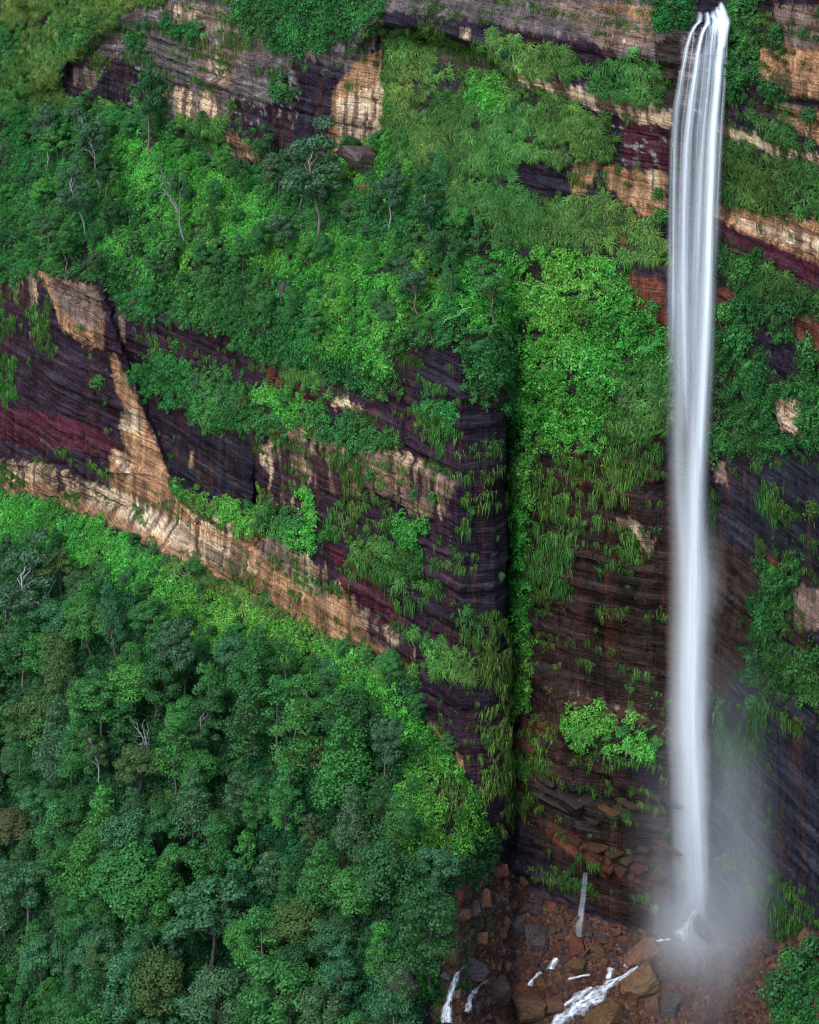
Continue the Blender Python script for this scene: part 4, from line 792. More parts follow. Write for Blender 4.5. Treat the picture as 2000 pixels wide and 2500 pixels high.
do_cover('terrace_scrub', ['scrub'], np.where((thr > -.4) & (gap > -.25), 1.4, .3), PC_SCRUB, (.048, .200, .058), (.5, 1.8), .5, 'leafy green undergrowth covering the terrace and ledges', 'undergrowth', 3)
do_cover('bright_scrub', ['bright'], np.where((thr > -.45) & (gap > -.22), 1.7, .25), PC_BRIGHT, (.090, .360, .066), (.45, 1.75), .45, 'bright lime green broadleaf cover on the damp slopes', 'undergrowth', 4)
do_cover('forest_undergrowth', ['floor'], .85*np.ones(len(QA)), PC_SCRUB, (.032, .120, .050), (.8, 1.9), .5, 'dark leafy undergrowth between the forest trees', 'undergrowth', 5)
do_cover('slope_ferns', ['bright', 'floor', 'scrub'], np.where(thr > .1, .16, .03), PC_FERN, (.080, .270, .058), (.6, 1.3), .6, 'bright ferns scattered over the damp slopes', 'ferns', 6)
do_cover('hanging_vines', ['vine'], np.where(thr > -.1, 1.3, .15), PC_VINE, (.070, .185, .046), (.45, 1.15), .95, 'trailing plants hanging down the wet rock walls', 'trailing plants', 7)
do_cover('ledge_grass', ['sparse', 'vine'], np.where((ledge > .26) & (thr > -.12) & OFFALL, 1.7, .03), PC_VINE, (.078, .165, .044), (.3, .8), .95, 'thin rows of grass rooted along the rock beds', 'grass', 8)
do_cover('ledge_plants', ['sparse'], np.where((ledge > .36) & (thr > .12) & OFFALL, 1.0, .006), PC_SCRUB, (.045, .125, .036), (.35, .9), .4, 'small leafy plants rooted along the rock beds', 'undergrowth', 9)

FERNM = []
for i in range(3):
    v, f = fern(np.random.default_rng(50+i), 13, 2.6); FERNM.append(mesh('fern_fronds', v, f, M_LEAF))
for (x, y, w, c) in [(1125, 785, 84, (.14, .42, .10)), (1185, 770, 70, C_FRESH), (1195, 815, 60, C_LIME), (1215, 690, 60, C_FRESH), (1225, 740, 54, C_LIME), (1590, 850, 66, C_LIME), (1575, 820, 50, C_FRESH), (1310, 975, 46, C_LIME), (1430, 1105, 44, C_LIME), (1460, 1100, 36, C_LIME), (1165, 850, 50, C_FRESH),
                   (905, 570, 60, (.05, .20, .10)), (1210, 720, 46, C_MID), (1590, 1790, 40, C_LIME), (1560, 1815, 36, C_LIME), (730, 2000, 50, C_LIME), (770, 2050, 46, C_LIME), (890, 2080, 54, C_LIME), (930, 2120, 50, C_LIME), (990, 2150, 44, C_LIME), (1000, 2010, 46, C_LIME), (870, 2040, 40, C_FRESH), (1080, 2330, 40, C_LIME), (1060, 2250, 42, C_LIME), (850, 350, 44, C_LIME), (1630, 920, 40, C_LIME), (1255, 1310, 40, C_LIME), (1258, 1420, 36, C_FRESH), (1250, 1180, 40, C_FRESH)]:
    p = ground(x, y); s_ = w*p[1]/F/5.2*1.15; e = link('fern', random.choice(FERNM), None, (p[0]+N[0]*.8, p[1]+N[1]*.8, p[2]+.7), (random.gauss(.25, .1), random.gauss(-.3, .1), random.uniform(0, 6.28)), (s_, s_, s_))
    e.color = (*c, 1); e['category'] = 'fern'; e['group'] = 'large ferns on the slopes'; PENDING.append((e, {C_LIME: 'lime green', C_FRESH: 'fresh green', C_MID: 'mid green'}.get(c, 'bluish' if c[2] > .1 and c[0] < .1 else 'very bright')+' large arching fern', x, y))

# ------------------------------------------------------------------ rocks
def stone_material(name):
    m, nt, out = nodes(name); L = nt.links.new
    oi = N2(nt, 'ShaderNodeObjectInfo'); at = N2(nt, 'ShaderNodeAttribute', attribute_name='tint', attribute_type='INSTANCER')
    src = oi.outputs['Color'] if name == 'boulder stone' else at.outputs['Color']
    tc = N2(nt, 'ShaderNodeTexCoord'); mp = N2(nt, 'ShaderNodeMapping'); mp.inputs['Scale'].default_value = (1.2, 1.2, 9); L(tc.outputs['Object'], mp.inputs[0])
    n1 = N2(nt, 'ShaderNodeTexNoise', i_Scale=1.4, i_Detail=6.0, i_Roughness=.65); L(mp.outputs[0], n1.inputs['Vector'])
    n2 = N2(nt, 'ShaderNodeTexNoise', i_Scale=6.0, i_Detail=6.0, i_Roughness=.65); L(tc.outputs['Object'], n2.inputs['Vector'])
    a = N2(nt, 'ShaderNodeMath', operation='ADD'); L(n1.outputs[0], a.inputs[0]); L(n2.outputs[0], a.inputs[1])
    r = N2(nt, 'ShaderNodeMapRange'); r.inputs[1].default_value = .65; r.inputs[2].default_value = 1.35; r.inputs[3].default_value = .22; r.inputs[4].default_value = 1.75; L(a.outputs[0], r.inputs[0])
    s = N2(nt, 'ShaderNodeVectorMath', operation='SCALE'); L(src, s.inputs[0]); L(r.outputs[0], s.inputs['Scale'])
    b = N2(nt, 'ShaderNodeBump', i_Strength=1.0, i_Distance=.4); L(a.outputs[0], b.inputs['Height'])
    p = N2(nt, 'ShaderNodeBsdfPrincipled', i_Roughness=.5); p.inputs['Specular IOR Level'].default_value = .2; L(s.outputs[0], p.inputs[0]); L(b.outputs[0], p.inputs['Normal']); L(p.outputs[0], out.inputs[0]); return m
M_STONE = stone_material('boulder stone'); M_RUB = stone_material('rubble stone')
def hull(rng, mat, name, dims=(1, 1, .7), npts=22, box=.6):
    bm = bmesh.new()
    for i in range(npts):
        v = rng.uniform(-1, 1, 3); m = np.abs(v).max(); u = unit(v); w = v/m*box+u*(1-box); bm.verts.new(w*np.array(dims)*rng.uniform(.85, 1.05))
    r = bmesh.ops.convex_hull(bm, input=bm.verts); bmesh.ops.delete(bm, geom=list({g for g in r['geom_interior']+r['geom_unused'] if isinstance(g, bmesh.types.BMVert)}), context='VERTS')
    bmesh.ops.bevel(bm, geom=list(bm.edges), offset=.02, segments=1, affect='EDGES')
    if name != 'rubble_stone':
        bmesh.ops.triangulate(bm, faces=list(bm.faces)); bmesh.ops.subdivide_edges(bm, edges=[e for e in bm.edges if e.calc_length() > .3], cuts=2, use_grid_fill=True)
        sd = int(rng.integers(0, 900)); P = np.array([v.co[:] for v in bm.verts]); k = .10*fbm(P[:, 0]*2.2, P[:, 1]*2.2, P[:, 2]*6, 3, sd)
        for v, w in zip(bm.verts, k): v.co *= 1+float(w)
    me = bpy.data.meshes.new(name); bm.to_mesh(me); bm.free(); me.materials.append(mat); return me
rr = np.random.default_rng(9)
ROCKM = [hull(rr, M_STONE, 'boulder', (1, rr.uniform(.7, 1), rr.uniform(.5, .8))) for _ in range(9)]
SLABM = [hull(rr, M_STONE, 'slab', (1, rr.uniform(.6, .9), rr.uniform(.2, .34)), 24, .85) for _ in range(5)]
RUBM = [hull(rr, M_RUB, 'rubble_stone', (1, rr.uniform(.7, 1), rr.uniform(.45, .8)), 12) for _ in range(8)]
S_PUR = (.080, .060, .070); S_BRN = (.145, .078, .050); S_RED = (.155, .060, .044); S_TAN = (.125, .074, .040); S_GRY = (.085, .072, .074)
SNAME = {S_PUR: 'dark purple', S_BRN: 'brown', S_RED: 'red-brown', S_TAN: 'tan', S_GRY: 'grey'}
STREAMS = [
 ('white water cascading through the main stream bed', [(1560, 2350), (1530, 2385), (1490, 2400), (1470, 2420), (1440, 2440), (1420, 2455), (1395, 2470), (1370, 2485), (1350, 2505), (1320, 2550)], [.8, .7, 1.3, 2.0, 3.0, 3.2, 2.8, 2.4, 2.0, 2.4]),
 ('second strand of the main cascade', [(1450, 2415), (1425, 2425), (1405, 2440), (1385, 2452), (1370, 2470)], [.6, 1.3, 1.4, 1.1, .6]),
 ('left stream branch dropping past the purple boulder', [(1195, 2395), (1170, 2410), (1150, 2430), (1145, 2455), (1130, 2480)], [.5, .8, 1.2, 1.1, 1.4]),
 ('thin water sheet at far left of the stream', [(1140, 2362), (1115, 2375), (1105, 2420), (1090, 2460), (1080, 2510)], [.6, 1.0, .8, 1.6, 1.8]),
 ('small cascade between brown stones', [(1360, 2345), (1345, 2360), (1338, 2375)], [.8, 1.1, 1.0]),
 ('small spill below the upper cascade', [(1320, 2380), (1300, 2390), (1292, 2412)], [.7, .6, .9]),
 ('rill running over the wet rock shelf', [(1640, 2295), (1600, 2302), (1570, 2312), (1540, 2335), (1528, 2375)], [.8, .9, .7, 1.1, .8]),
 ('short spill beside the long tan slab', [(1490, 2368), (1488, 2382), (1480, 2395)], [1, 1.2, .8]),
 ('thin spill towards the tan block', [(1440, 2385), (1415, 2390), (1385, 2398)], [.5, .7, .6]),
 ('white apron left of the waterfall foot', [(1700, 2215), (1688, 2250), (1680, 2285), (1668, 2310)], [2.0, 3.0, 3.4, 3.0])]
def near_stream(x, y, r):
    for _, P, _w in STREAMS:
        for (x0, y0), (x1, y1) in zip(P[:-1], P[1:]):
            t = np.clip(((x-x0)*(x1-x0)+(y-y0)*(y1-y0))/max(1, (x1-x0)**2+(y1-y0)**2), 0, 1)
            if (x-x0-t*(x1-x0))**2+(y-y0-t*(y1-y0))**2 < r*r: return True
    return False
def boulder(px, py, wpx, col, slab=False, label=None, short=None, rot=None, sink=.25, dims=(1, 1, 1), desc=''):
    p = ground(px, py); r = wpx*p[1]/F/2
    me = random.choice(SLABM if slab else ROCKM)
    o = link('boulder', me, None, (p[0], p[1], p[2]+r*(.5-sink)), rot or (random.gauss(0, .3), random.gauss(0, .3), random.uniform(0, 6.28)), (r*dims[0], r*dims[1], r*dims[2]))
    o.color = (*jitc(col, .12), 1); o['category'] = 'boulder'; o['group'] = 'boulders at the foot of the cliff'
    if label: o['label'] = label; LANDMARKS.append((short, px, py)); del o['group']
    else: PENDING.append((o, SNAME[col]+' '+('slab' if slab else 'large boulder' if wpx > 42 else 'small boulder')+desc, px, py))
    return o
boulder(1155, 2385, 82, S_PUR, False, 'big dark purple boulder beside the left stream branch', 'big purple boulder', (.1, .1, .3), dims=(1.1, .9, .9))
boulder(1212, 2432, 96, S_PUR, False, 'large rounded dark boulder with fern at its foot', 'rounded dark boulder', (0, .2, 1.2), dims=(1.1, .9, .8))
boulder(1285, 2468, 86, S_BRN, False, 'large brown boulder in the stream bed at bottom', 'large brown stream boulder', (.2, .1, 2.0))
boulder(1555, 2408, 94, (.13, .080, .045), True, 'long tan tilted sandstone slab below the waterfall', 'long tan slab', (.15, -.35, .3), dims=(1, .9, 1.5))
boulder(1478, 2496, 105, (.12, .070, .038), False, 'massive tan striped rock at bottom edge of photo', 'massive tan rock', (.1, -.1, .6), dims=(1.1, .8, .55))
boulder(1730, 2290, 70, S_PUR, False, 'dark pointed boulder in the splash under the waterfall', 'splash boulder', (.3, .2, .5), sink=0)
boulder(1265, 2270, 55, S_PUR, False, 'grey-purple flat boulder at top of the rubble', 'flat purple boulder', (.2, 0, .4))
boulder(1302, 2295, 75, S_PUR, True, 'upright purple slab standing in the rubble', 'upright slab', (1.2, .3, .6))
boulder(1415, 2365, 50, S_TAN, False, 'tan block above the stream cascades', 'tan block', (.2, .3, .6))
boulder(1565, 2335, 80, S_BRN, True, 'wide wet brown rock shelf below the waterfall foot', 'wet rock shelf', (.1, -.3, .4), dims=(1.2, 1, 1.3))
boulder(1590, 2370, 40, S_TAN, False, 'small pale ochre boulder on the wet shelf', 'ochre boulder')
boulder(1640, 2465, 55, S_GRY, False, 'grey boulder near the bottom right of the rubble', 'grey bottom boulder')
boulder(1970, 2290, 50, S_BRN, True, 'pale flat rock at the right end of the rubble', 'pale right rock')
b0 = boulder(880, 440, 118, S_GRY, False, 'big fallen grey block on the terrace under the tan pillar', 'fallen grey block', (.15, .25, .5), sink=-.45, dims=(1, .85, .95))
boulder(695, 722, 48, S_GRY, False, 'grey round boulder perched at terrace edge', 'perched round boulder', (.2, .5, .3), sink=-.1, dims=(.8, .8, 1.4))
boulder(885, 475, 44, S_BRN, False, 'brown block propping the big fallen grey block', 'propping block', (.1, .1, .3), sink=-.2, dims=(.8, .8, 1.2))
boulder(838, 2130, 40, S_PUR, False, 'dark rock showing through the right side of the forest', 'forest rock', sink=-.4)
boulder(980, 2440, 80, S_PUR, False, 'dark wet rock face at right bottom of the forest', 'forest edge rock', sink=-.3, dims=(1, 1, 1.3))
tal = (QROW > foot_row+.05) & (QX > 1055) & (QX < 2020) & (QY > 2110) & (QY < 2540) & ~np.isin(QV, [2])
for q in poisson(tal, 1.15, rngT, 285, None):
    x, y = QX[q], QY[q]
    if (1650 < x < 1790 and y < 2330) or near_stream(x, y, 20) or (1400 < x < 1450 and y < 2300): continue
    col = random.choices([S_PUR, S_BRN, S_RED, S_TAN, S_GRY], [.45, .25, .18, .05, .07] if x < 1350 and y < 2330 else [.16, .46, .2, .14, .04])[0]
    boulder(x, y, random.choice([14, 16, 18, 20, 22, 24, 28, 34, 44])*(.8 if x > 1600 else 1.05), col, random.random() < .3)
rub = np.where((QROW > foot_row+.02) & (QX > 1080) & (QX < 2100) & (QY > 2080) & (QY < 2650), np.where(np.isin(QV, [2]), .6, 4.2), 0)
Pq, q = scatter(rub, rr); kp = np.array([not near_stream(x, y, 9) for x, y in zip(QX[q], QY[q])]); Pq, q = Pq[kp], q[kp]; tn = np.array([S_BRN, S_RED, S_PUR, S_TAN])[rr.choice(4, len(q), p=[.45, .3, .17, .08])]*np.exp(rr.normal(0, .3, (len(q), 1)))
cover('rubble', Pq, UPV+rr.normal(0, .5, (len(q), 3)), np.exp(rr.normal(-1.15, .42, len(q))), tn, RUBM, 'loose broken stones covering the foot of the cliff', 'rubble', rr)

# bedded slabs standing proud of the wall above the stream
def wall_slab(px, py, lpx, tpx, col, out=1.0):
    p = ground(px, py); L = lpx*p[1]/F/2*1.35; t = tpx*p[1]/F/2
    o = link('rock_slab', random.choice(SLABM), cliff, tuple(p+np.array([-N[0]*out*.15, -N[1]*out*.15, 0])), (random.gauss(0, .03), random.gauss(0, .03), math.atan2(D[1], D[0])+random.gauss(0, .05)), (L, 1.4*out, t*3.6))
    o.color = (*jitc(tuple(c*.5 for c in col), .25), 1)
rsl = random.Random(4)
for k in range(7): wall_slab(1492+k*24, 2112+k*11, 34, rsl.uniform(22, 32), S_RED, rsl.uniform(1.0, 1.5))
for k in range(6): wall_slab(1450+k*34+rsl.uniform(-4, 4), 2062+k*17, rsl.uniform(44, 62), rsl.uniform(9, 14), rsl.choice([S_RED, S_BRN, S_TAN]), rsl.uniform(1.0, 1.5))
for k in range(7): wall_slab(1400+k*16, 2050+k*9, 30, rsl.uniform(10, 18), rsl.choice([S_RED, S_RED, S_BRN]), rsl.uniform(.8, 1.3))
for k in range(8): t = rsl.random(); wall_slab(1290+t*330, 1920+t*120+rsl.uniform(-40, 40), rsl.uniform(50, 110), rsl.uniform(6, 14), rsl.choice([S_PUR, S_BRN]), rsl.uniform(.6, 1.0))
for k in range(8): t = rsl.random(); wall_slab(1240+t*150, 1765+t*30+rsl.uniform(-20, 130), rsl.uniform(25, 55), rsl.uniform(8, 18), rsl.choice([S_RED, S_PUR, S_BRN]), rsl.uniform(.6, 1.1))
for k in range(18):
    t = rsl.random(); wall_slab(1395+t*240, 1700+t*85+rsl.uniform(-4, 6), rsl.uniform(18, 45), rsl.uniform(8, 15), rsl.choice([S_TAN, S_BRN, S_TAN]), rsl.uniform(.5, 1.0))
for k in range(8):
    t = rsl.random(); wall_slab(1340+t*280, 1880+rsl.uniform(0, 150)+t*60, rsl.uniform(30, 90), rsl.uniform(6, 16), rsl.choice([S_PUR, S_BRN]), rsl.uniform(.3, .8))

# ------------------------------------------------------------------ water
WZ0, WZ1 = -2.0, 170.3
Yw = 396.0
def wx_(px): return (px-1000)/F*Yw
def wz_(py): return HC-(py-YH)*Yw/F
LE = [(30, 1700), (60, 1680), (110, 1664), (200, 1650), (300, 1641), (400, 1637), (600, 1635), (800, 1632), (1000, 1629), (1200, 1630), (1400, 1640), (1600, 1636), (1800, 1634), (2000, 1645), (2150, 1652), (2300, 1655), (2360, 1650)]
RE = [(30, 1782), (60, 1782), (110, 1778), (200, 1772), (300, 1766), (500, 1754), (700, 1747), (900, 1741), (1100, 1728), (1250, 1724), (1340, 1745), (1420, 1756), (1600, 1744), (1800, 1746), (2000, 1760), (2200, 1770), (2300, 1778), (2360, 1785)]
zs = np.linspace(WZ0, WZ1, 60); pys = YH+(HC-zs)*F/Yw
le = np.interp(pys, [a for a, b in LE], [b for a, b in LE]); re = np.interp(pys, [a for a, b in RE], [b for a, b in RE])
cxm = wx_((le+re)/2); rad = (re-le)/2/F*Yw*1.28
X0 = wx_(1705)
def float_curve(nt, src, ys, lo, hi):
    """a curve of height: src is 0 at the foot and 1 at the lip"""
    fc = N2(nt, 'ShaderNodeFloatCurve'); c = fc.mapping.curves[0]; n = len(ys)
    pts = [(i/(n-1), (y-lo)/(hi-lo)) for i, y in enumerate(ys)]
    c.points[0].location = pts[0]; c.points[1].location = pts[-1]
    for p in pts[1:-1]: c.points.new(*p)
    fc.mapping.update(); nt.links.new(src, fc.inputs['Value'])
    mr = N2(nt, 'ShaderNodeMapRange'); mr.inputs[3].default_value = lo; mr.inputs[4].default_value = hi; nt.links.new(fc.outputs[0], mr.inputs[0]); return mr.outputs[0]
def water_volume():
    m, nt, out = nodes('falling water'); L = nt.links.new
    tc = N2(nt, 'ShaderNodeTexCoord'); sp = N2(nt, 'ShaderNodeSeparateXYZ'); L(tc.outputs['Object'], sp.inputs[0])
    h = mth(nt, 'DIVIDE', mth(nt, 'SUBTRACT', sp.outputs[2], WZ0), WZ1-WZ0, True)
    k = np.linspace(0, 59, 16).astype(int)
    cx = float_curve(nt, h, (cxm-X0)[k], -4.0, 6.0); rd = float_curve(nt, h, rad[k], 0.0, 8.0)
    dx = mth(nt, 'DIVIDE', mth(nt, 'SUBTRACT', sp.outputs[0], cx), rd); dy = mth(nt, 'DIVIDE', sp.outputs[1], mth(nt, 'MULTIPLY', rd, .75))
    r2 = mth(nt, 'ADD', mth(nt, 'MULTIPLY', dx, dx), mth(nt, 'MULTIPLY', dy, dy))
    soft = mth(nt, 'POWER', mth(nt, 'SUBTRACT', 1.0, r2, True), 1.7)
    cb = N2(nt, 'ShaderNodeCombineXYZ'); L(mth(nt, 'MULTIPLY', dx, 2.4), cb.inputs[0]); L(mth(nt, 'MULTIPLY', dy, .8), cb.inputs[1]); L(mth(nt, 'MULTIPLY', sp.outputs[2], .016), cb.inputs[2])
    nz = N2(nt, 'ShaderNodeTexNoise', i_Scale=1.0, i_Detail=3.5, i_Roughness=.6); L(cb.outputs[0], nz.inputs['Vector'])
    st = N2(nt, 'ShaderNodeMapRange'); st.inputs[1].default_value = .40; st.inputs[2].default_value = .68; st.inputs[3].default_value = .08; st.inputs[4].default_value = 2.0; L(nz.outputs[0], st.inputs[0])
    # the strong strand on the right and the lesser one on the left, merging half way down (foot first)
    rs_ = float_curve(nt, h, [0, 0, 0, 0, .02, .05, .12, .2, .3, .38, .45, .5, .52, .5, .5, .45], -1, 1)
    g1 = mth(nt, 'SUBTRACT', dx, rs_); g1 = mth(nt, 'EXPONENT', mth(nt, 'MULTIPLY', mth(nt, 'MULTIPLY', g1, g1), -16.0))
    ls_ = float_curve(nt, h, [0, 0, 0, -.05, -.1, -.15, -.2, -.3, -.38, -.4, -.42, -.45, -.5, -.5, -.5, -.45], -1, 1)
    g2 = mth(nt, 'SUBTRACT', dx, ls_); g2 = mth(nt, 'EXPONENT', mth(nt, 'MULTIPLY', mth(nt, 'MULTIPLY', g2, g2), -20.0))
    core = mth(nt, 'ADD', mth(nt, 'MULTIPLY', g1, 2.6), mth(nt, 'MULTIPLY', g2, 1.1))
    base = float_curve(nt, h, [1.9, 2.0, 2.0, 1.8, 1.5, 1.1, .8, .6, .4, .3, .25, .2, .16, .14, .14, .3], 0, 2)
    thick = float_curve(nt, h, [1, 1, 1, 1, 1, 1, .95, .85, .7, .55, .4, .3, .2, .12, .06, .02], 0, 1)
    tot = mth(nt, 'MULTIPLY', mth(nt, 'ADD', mth(nt, 'ADD', core, base), mth(nt, 'MULTIPLY', st.outputs[0], .45)), thick)
    den = mth(nt, 'MULTIPLY', mth(nt, 'MULTIPLY', tot, soft), .19)
    pv = N2(nt, 'ShaderNodeVolumePrincipled'); pv.inputs['Color'].default_value = (1, 1, 1, 1); pv.inputs['Anisotropy'].default_value = .0
    L(den, pv.inputs['Density']); L(pv.outputs[0], out.inputs['Volume'])
    m.cycles.volume_step_rate = .03; return m
fall = empty('waterfall', (X0, Yw, 0)); tag(fall, 'tall white silky waterfall dropping free from the cliff lip', 'waterfall')
seg = 20; V = []
for i in range(60):
    for k in range(seg):
        a = 2*math.pi*k/seg; V.append((cxm[i]-X0+1.03*rad[i]*math.cos(a), .78*rad[i]*math.sin(a), zs[i]))
Fc = [(i*seg+k, i*seg+(k+1) % seg, (i+1)*seg+(k+1) % seg, (i+1)*seg+k) for i in range(59) for k in range(seg)]+[tuple(range(seg))[::-1], tuple(59*seg+k for k in range(seg))]
wc = link('water_column', mesh('water_column', V, Fc, water_volume()), fall)

def foam_material(free=False):
    m, nt, out = nodes('falling strands' if free else 'white water'); L = nt.links.new
    tc = N2(nt, 'ShaderNodeTexCoord'); uv = N2(nt, 'ShaderNodeUVMap'); mp = N2(nt, 'ShaderNodeMapping'); mp.inputs['Scale'].default_value = (5, .03, 1) if free else (5, .35, 1); L(uv.outputs[0], mp.inputs[0])
    n = N2(nt, 'ShaderNodeTexNoise', i_Scale=1.4, i_Detail=4.0); L(mp.outputs[0], n.inputs['Vector'])
    sx = N2(nt, 'ShaderNodeSeparateXYZ'); L(uv.outputs[0], sx.inputs[0])
    e = mth(nt, 'ABSOLUTE', mth(nt, 'SUBTRACT', sx.outputs[0], .5)); e = mth(nt, 'SUBTRACT', 1.0, mth(nt, 'MULTIPLY', e, 2.0), True)
    fd = N2(nt, 'ShaderNodeAttribute', attribute_name='fade')
    al = mth(nt, 'MULTIPLY', mth(nt, 'POWER', e, 1.5 if free else .6), mth(nt, 'MULTIPLY', mth(nt, 'SUBTRACT', n.outputs[0], .12), 2.2, True))
    if free: al = mth(nt, 'MULTIPLY', al, fd.outputs['Fac'], True)
    else:
        mp.inputs['Scale'].default_value = (3.0, .30, 1); n.inputs['Detail'].default_value = 2.5
        ridge = mth(nt, 'SUBTRACT', 1.0, mth(nt, 'MULTIPLY', mth(nt, 'ABSOLUTE', mth(nt, 'SUBTRACT', n.outputs[0], .5)), 7.0), True)
        m4 = N2(nt, 'ShaderNodeMapping'); m4.inputs['Scale'].default_value = (1.6, .45, 1); m4.inputs['Location'].default_value = (7, 3, 0); L(uv.outputs[0], m4.inputs[0])
        n4 = N2(nt, 'ShaderNodeTexNoise', i_Scale=1.5, i_Detail=3.0); L(m4.outputs[0], n4.inputs['Vector'])
        blob = mth(nt, 'MULTIPLY', mth(nt, 'SUBTRACT', n4.outputs[0], .47), 6.0, True)
        al = mth(nt, 'MULTIPLY', mth(nt, 'POWER', e, .8), mth(nt, 'ADD', mth(nt, 'MULTIPLY', ridge, .45), mth(nt, 'MULTIPLY', blob, .8)), True)
    d = N2(nt, 'ShaderNodeBsdfDiffuse'); d.inputs[0].default_value = (.86, .92, .97, 1); t = N2(nt, 'ShaderNodeBsdfTransparent')
    mx = N2(nt, 'ShaderNodeMixShader'); L(al, mx.inputs[0]); L(t.outputs[0], mx.inputs[1]); L(d.outputs[0], mx.inputs[2]); L(mx.outputs[0], out.inputs[0]); return m
M_FOAM = foam_material(); M_STRAND = foam_material(True)
def ribbon(name, pts, widths, lift=.25, parent=None, free=False, nsub=8, threads=1, strand=None):
    """running water over the ground that the listed photo pixels show; widths in metres"""
    C_ = [np.array(p) for p in pts] if free else [ground(x, y)+np.array([0, -.15, lift]) for x, y in pts]
    C_ = np.array(C_); t = np.arange(len(C_)); tt = np.linspace(0, len(C_)-1, (len(C_)-1)*nsub+1)
    P0_ = np.stack([np.interp(tt, t, C_[:, i]) for i in range(3)], 1); w0 = np.interp(tt, t, widths)
    if not free and len(P0_) > 9: P0_ = np.stack([np.convolve(np.pad(P0_[:, i], 5, mode='edge'), np.ones(11)/11, 'valid') for i in range(3)], 1); P0_[:, 2] += .12
    rn = np.random.default_rng(int(abs(P0_[0].sum()*10)) % 9999)
    V, U_, Fq = [], [], []; NW = 6
    for th in range(threads):
        P = P0_.copy(); w = w0*rn.uniform(.8, 1.2, len(P)) if not free else w0
        if threads > 1:
            off = np.convolve(np.pad(np.interp(np.arange(len(P)), np.linspace(0, len(P)-1, 6), rn.uniform(-.3, .3, 6)), 5, mode='edge'), np.ones(11)/11, 'valid'); P[:, 0] += off*w0; w = w*rn.uniform(.7, .95)*(1+.3*np.sin(np.arange(len(P))*.45+th*2)); P[:, 2] += .06*th-.25*np.abs(off); P[:, 1] -= .1*th
        ln = np.concatenate([[0], np.cumsum(np.linalg.norm(np.diff(P, axis=0), axis=1))])+rn.uniform(0, 50); o = len(V)
        for i in range(len(P)):
            d = P[min(i+1, len(P)-1)]-P[max(i-1, 0)]; side = unit(np.array([d[1], -d[0], 0]) if abs(d[0])+abs(d[1]) > .3*abs(d[2]) else np.array([1.0, 0, 0]))
            if side[0] < 0: side = -side
            for k in range(NW): a = k/(NW-1)-.5; V.append(P[i]+side*w[i]*a+np.array([0, 0, (.25-a*a)*w[i]*.3]) if not (parent is fall) else P[i]+side*w[i]*a-np.array([0, (.25-a*a)*w[i]*.8, 0])); U_.append((k/(NW-1), ln[i]))
        Fq += [(o+i*NW+k, o+i*NW+k+1, o+(i+1)*NW+k+1, o+(i+1)*NW+k) for i in range(len(P)-1) for k in range(NW-1)]
    Fq = np.array(Fq)
    me = mesh(name, V, Fq, M_STRAND if (parent is fall or strand) else M_FOAM, True); ul = me.uv_layers.new(name='UVMap'); U_ = np.array(U_, np.float32)
    ul.data.foreach_set('uv', U_[Fq.ravel()].ravel()); return link(name, me, parent)
def stream(label, pts, widths, lift=.45):
    o = ribbon('stream', pts, [w*1.35 for w in widths], lift, threads=2); tag(o, label, 'stream', None, 'structure')
for l_, p_, w_ in STREAMS: stream(l_, p_, w_)
def trickle(label, pts, widths, amt=.30):
    e = empty('thin_waterfall', ground(*pts[-1])); C_ = []
    pts = [(np.interp(t, range(len(pts)), [p[0] for p in pts]), np.interp(t, range(len(pts)), [p[1] for p in pts])) for t in np.linspace(0, len(pts)-1, 4*len(pts))]; widths = np.interp(np.linspace(0, 1, len(pts)), np.linspace(0, 1, len(widths)), widths)*.75
    for x, y in pts: C_.append(ground(x, y)-np.array(e.location)+np.array([N[0]*1.0, N[1]*1.0, 0]))
    C_ = np.array(C_); C_ = [c for c in np.stack([np.convolve(np.pad(C_[:, i], 3, mode='edge'), np.ones(7)/7, 'valid') for i in range(3)], 1)]
    for k in range(3): ribbon('strand', [c+np.array([(k-1)*.28, -.1*k, 0]) for c in C_], [w*(.9 if k == 1 else .5)*1.5 for i, w in enumerate(widths)], 0, e, True, 3, strand=True)
    for o in e.children: at_ = o.data.attributes.new('fade', 'FLOAT', 'POINT'); nv_ = len(o.data.vertices)//6; at_.data.foreach_set('value', np.repeat(amt*np.interp(np.linspace(0, 1, nv_), [0, .08, .6, 1], [.2, 1, .8, .3])*np.random.default_rng(3).uniform(.7, 1.2, nv_), 6).astype(np.float32))
    tag(e, label, 'waterfall')
trickle('thin white trickle falling down the brown wall left of the main fall', [(1437, 2115), (1434, 2160), (1430, 2200), (1424, 2240), (1420, 2290)], [.7, 1.1, 1.3, 1.6, 2.0])
trickle('second faint trickle close to the main waterfall', [(1612, 2190), (1611, 2230), (1609, 2285)], [.5, .6, .8], .13)
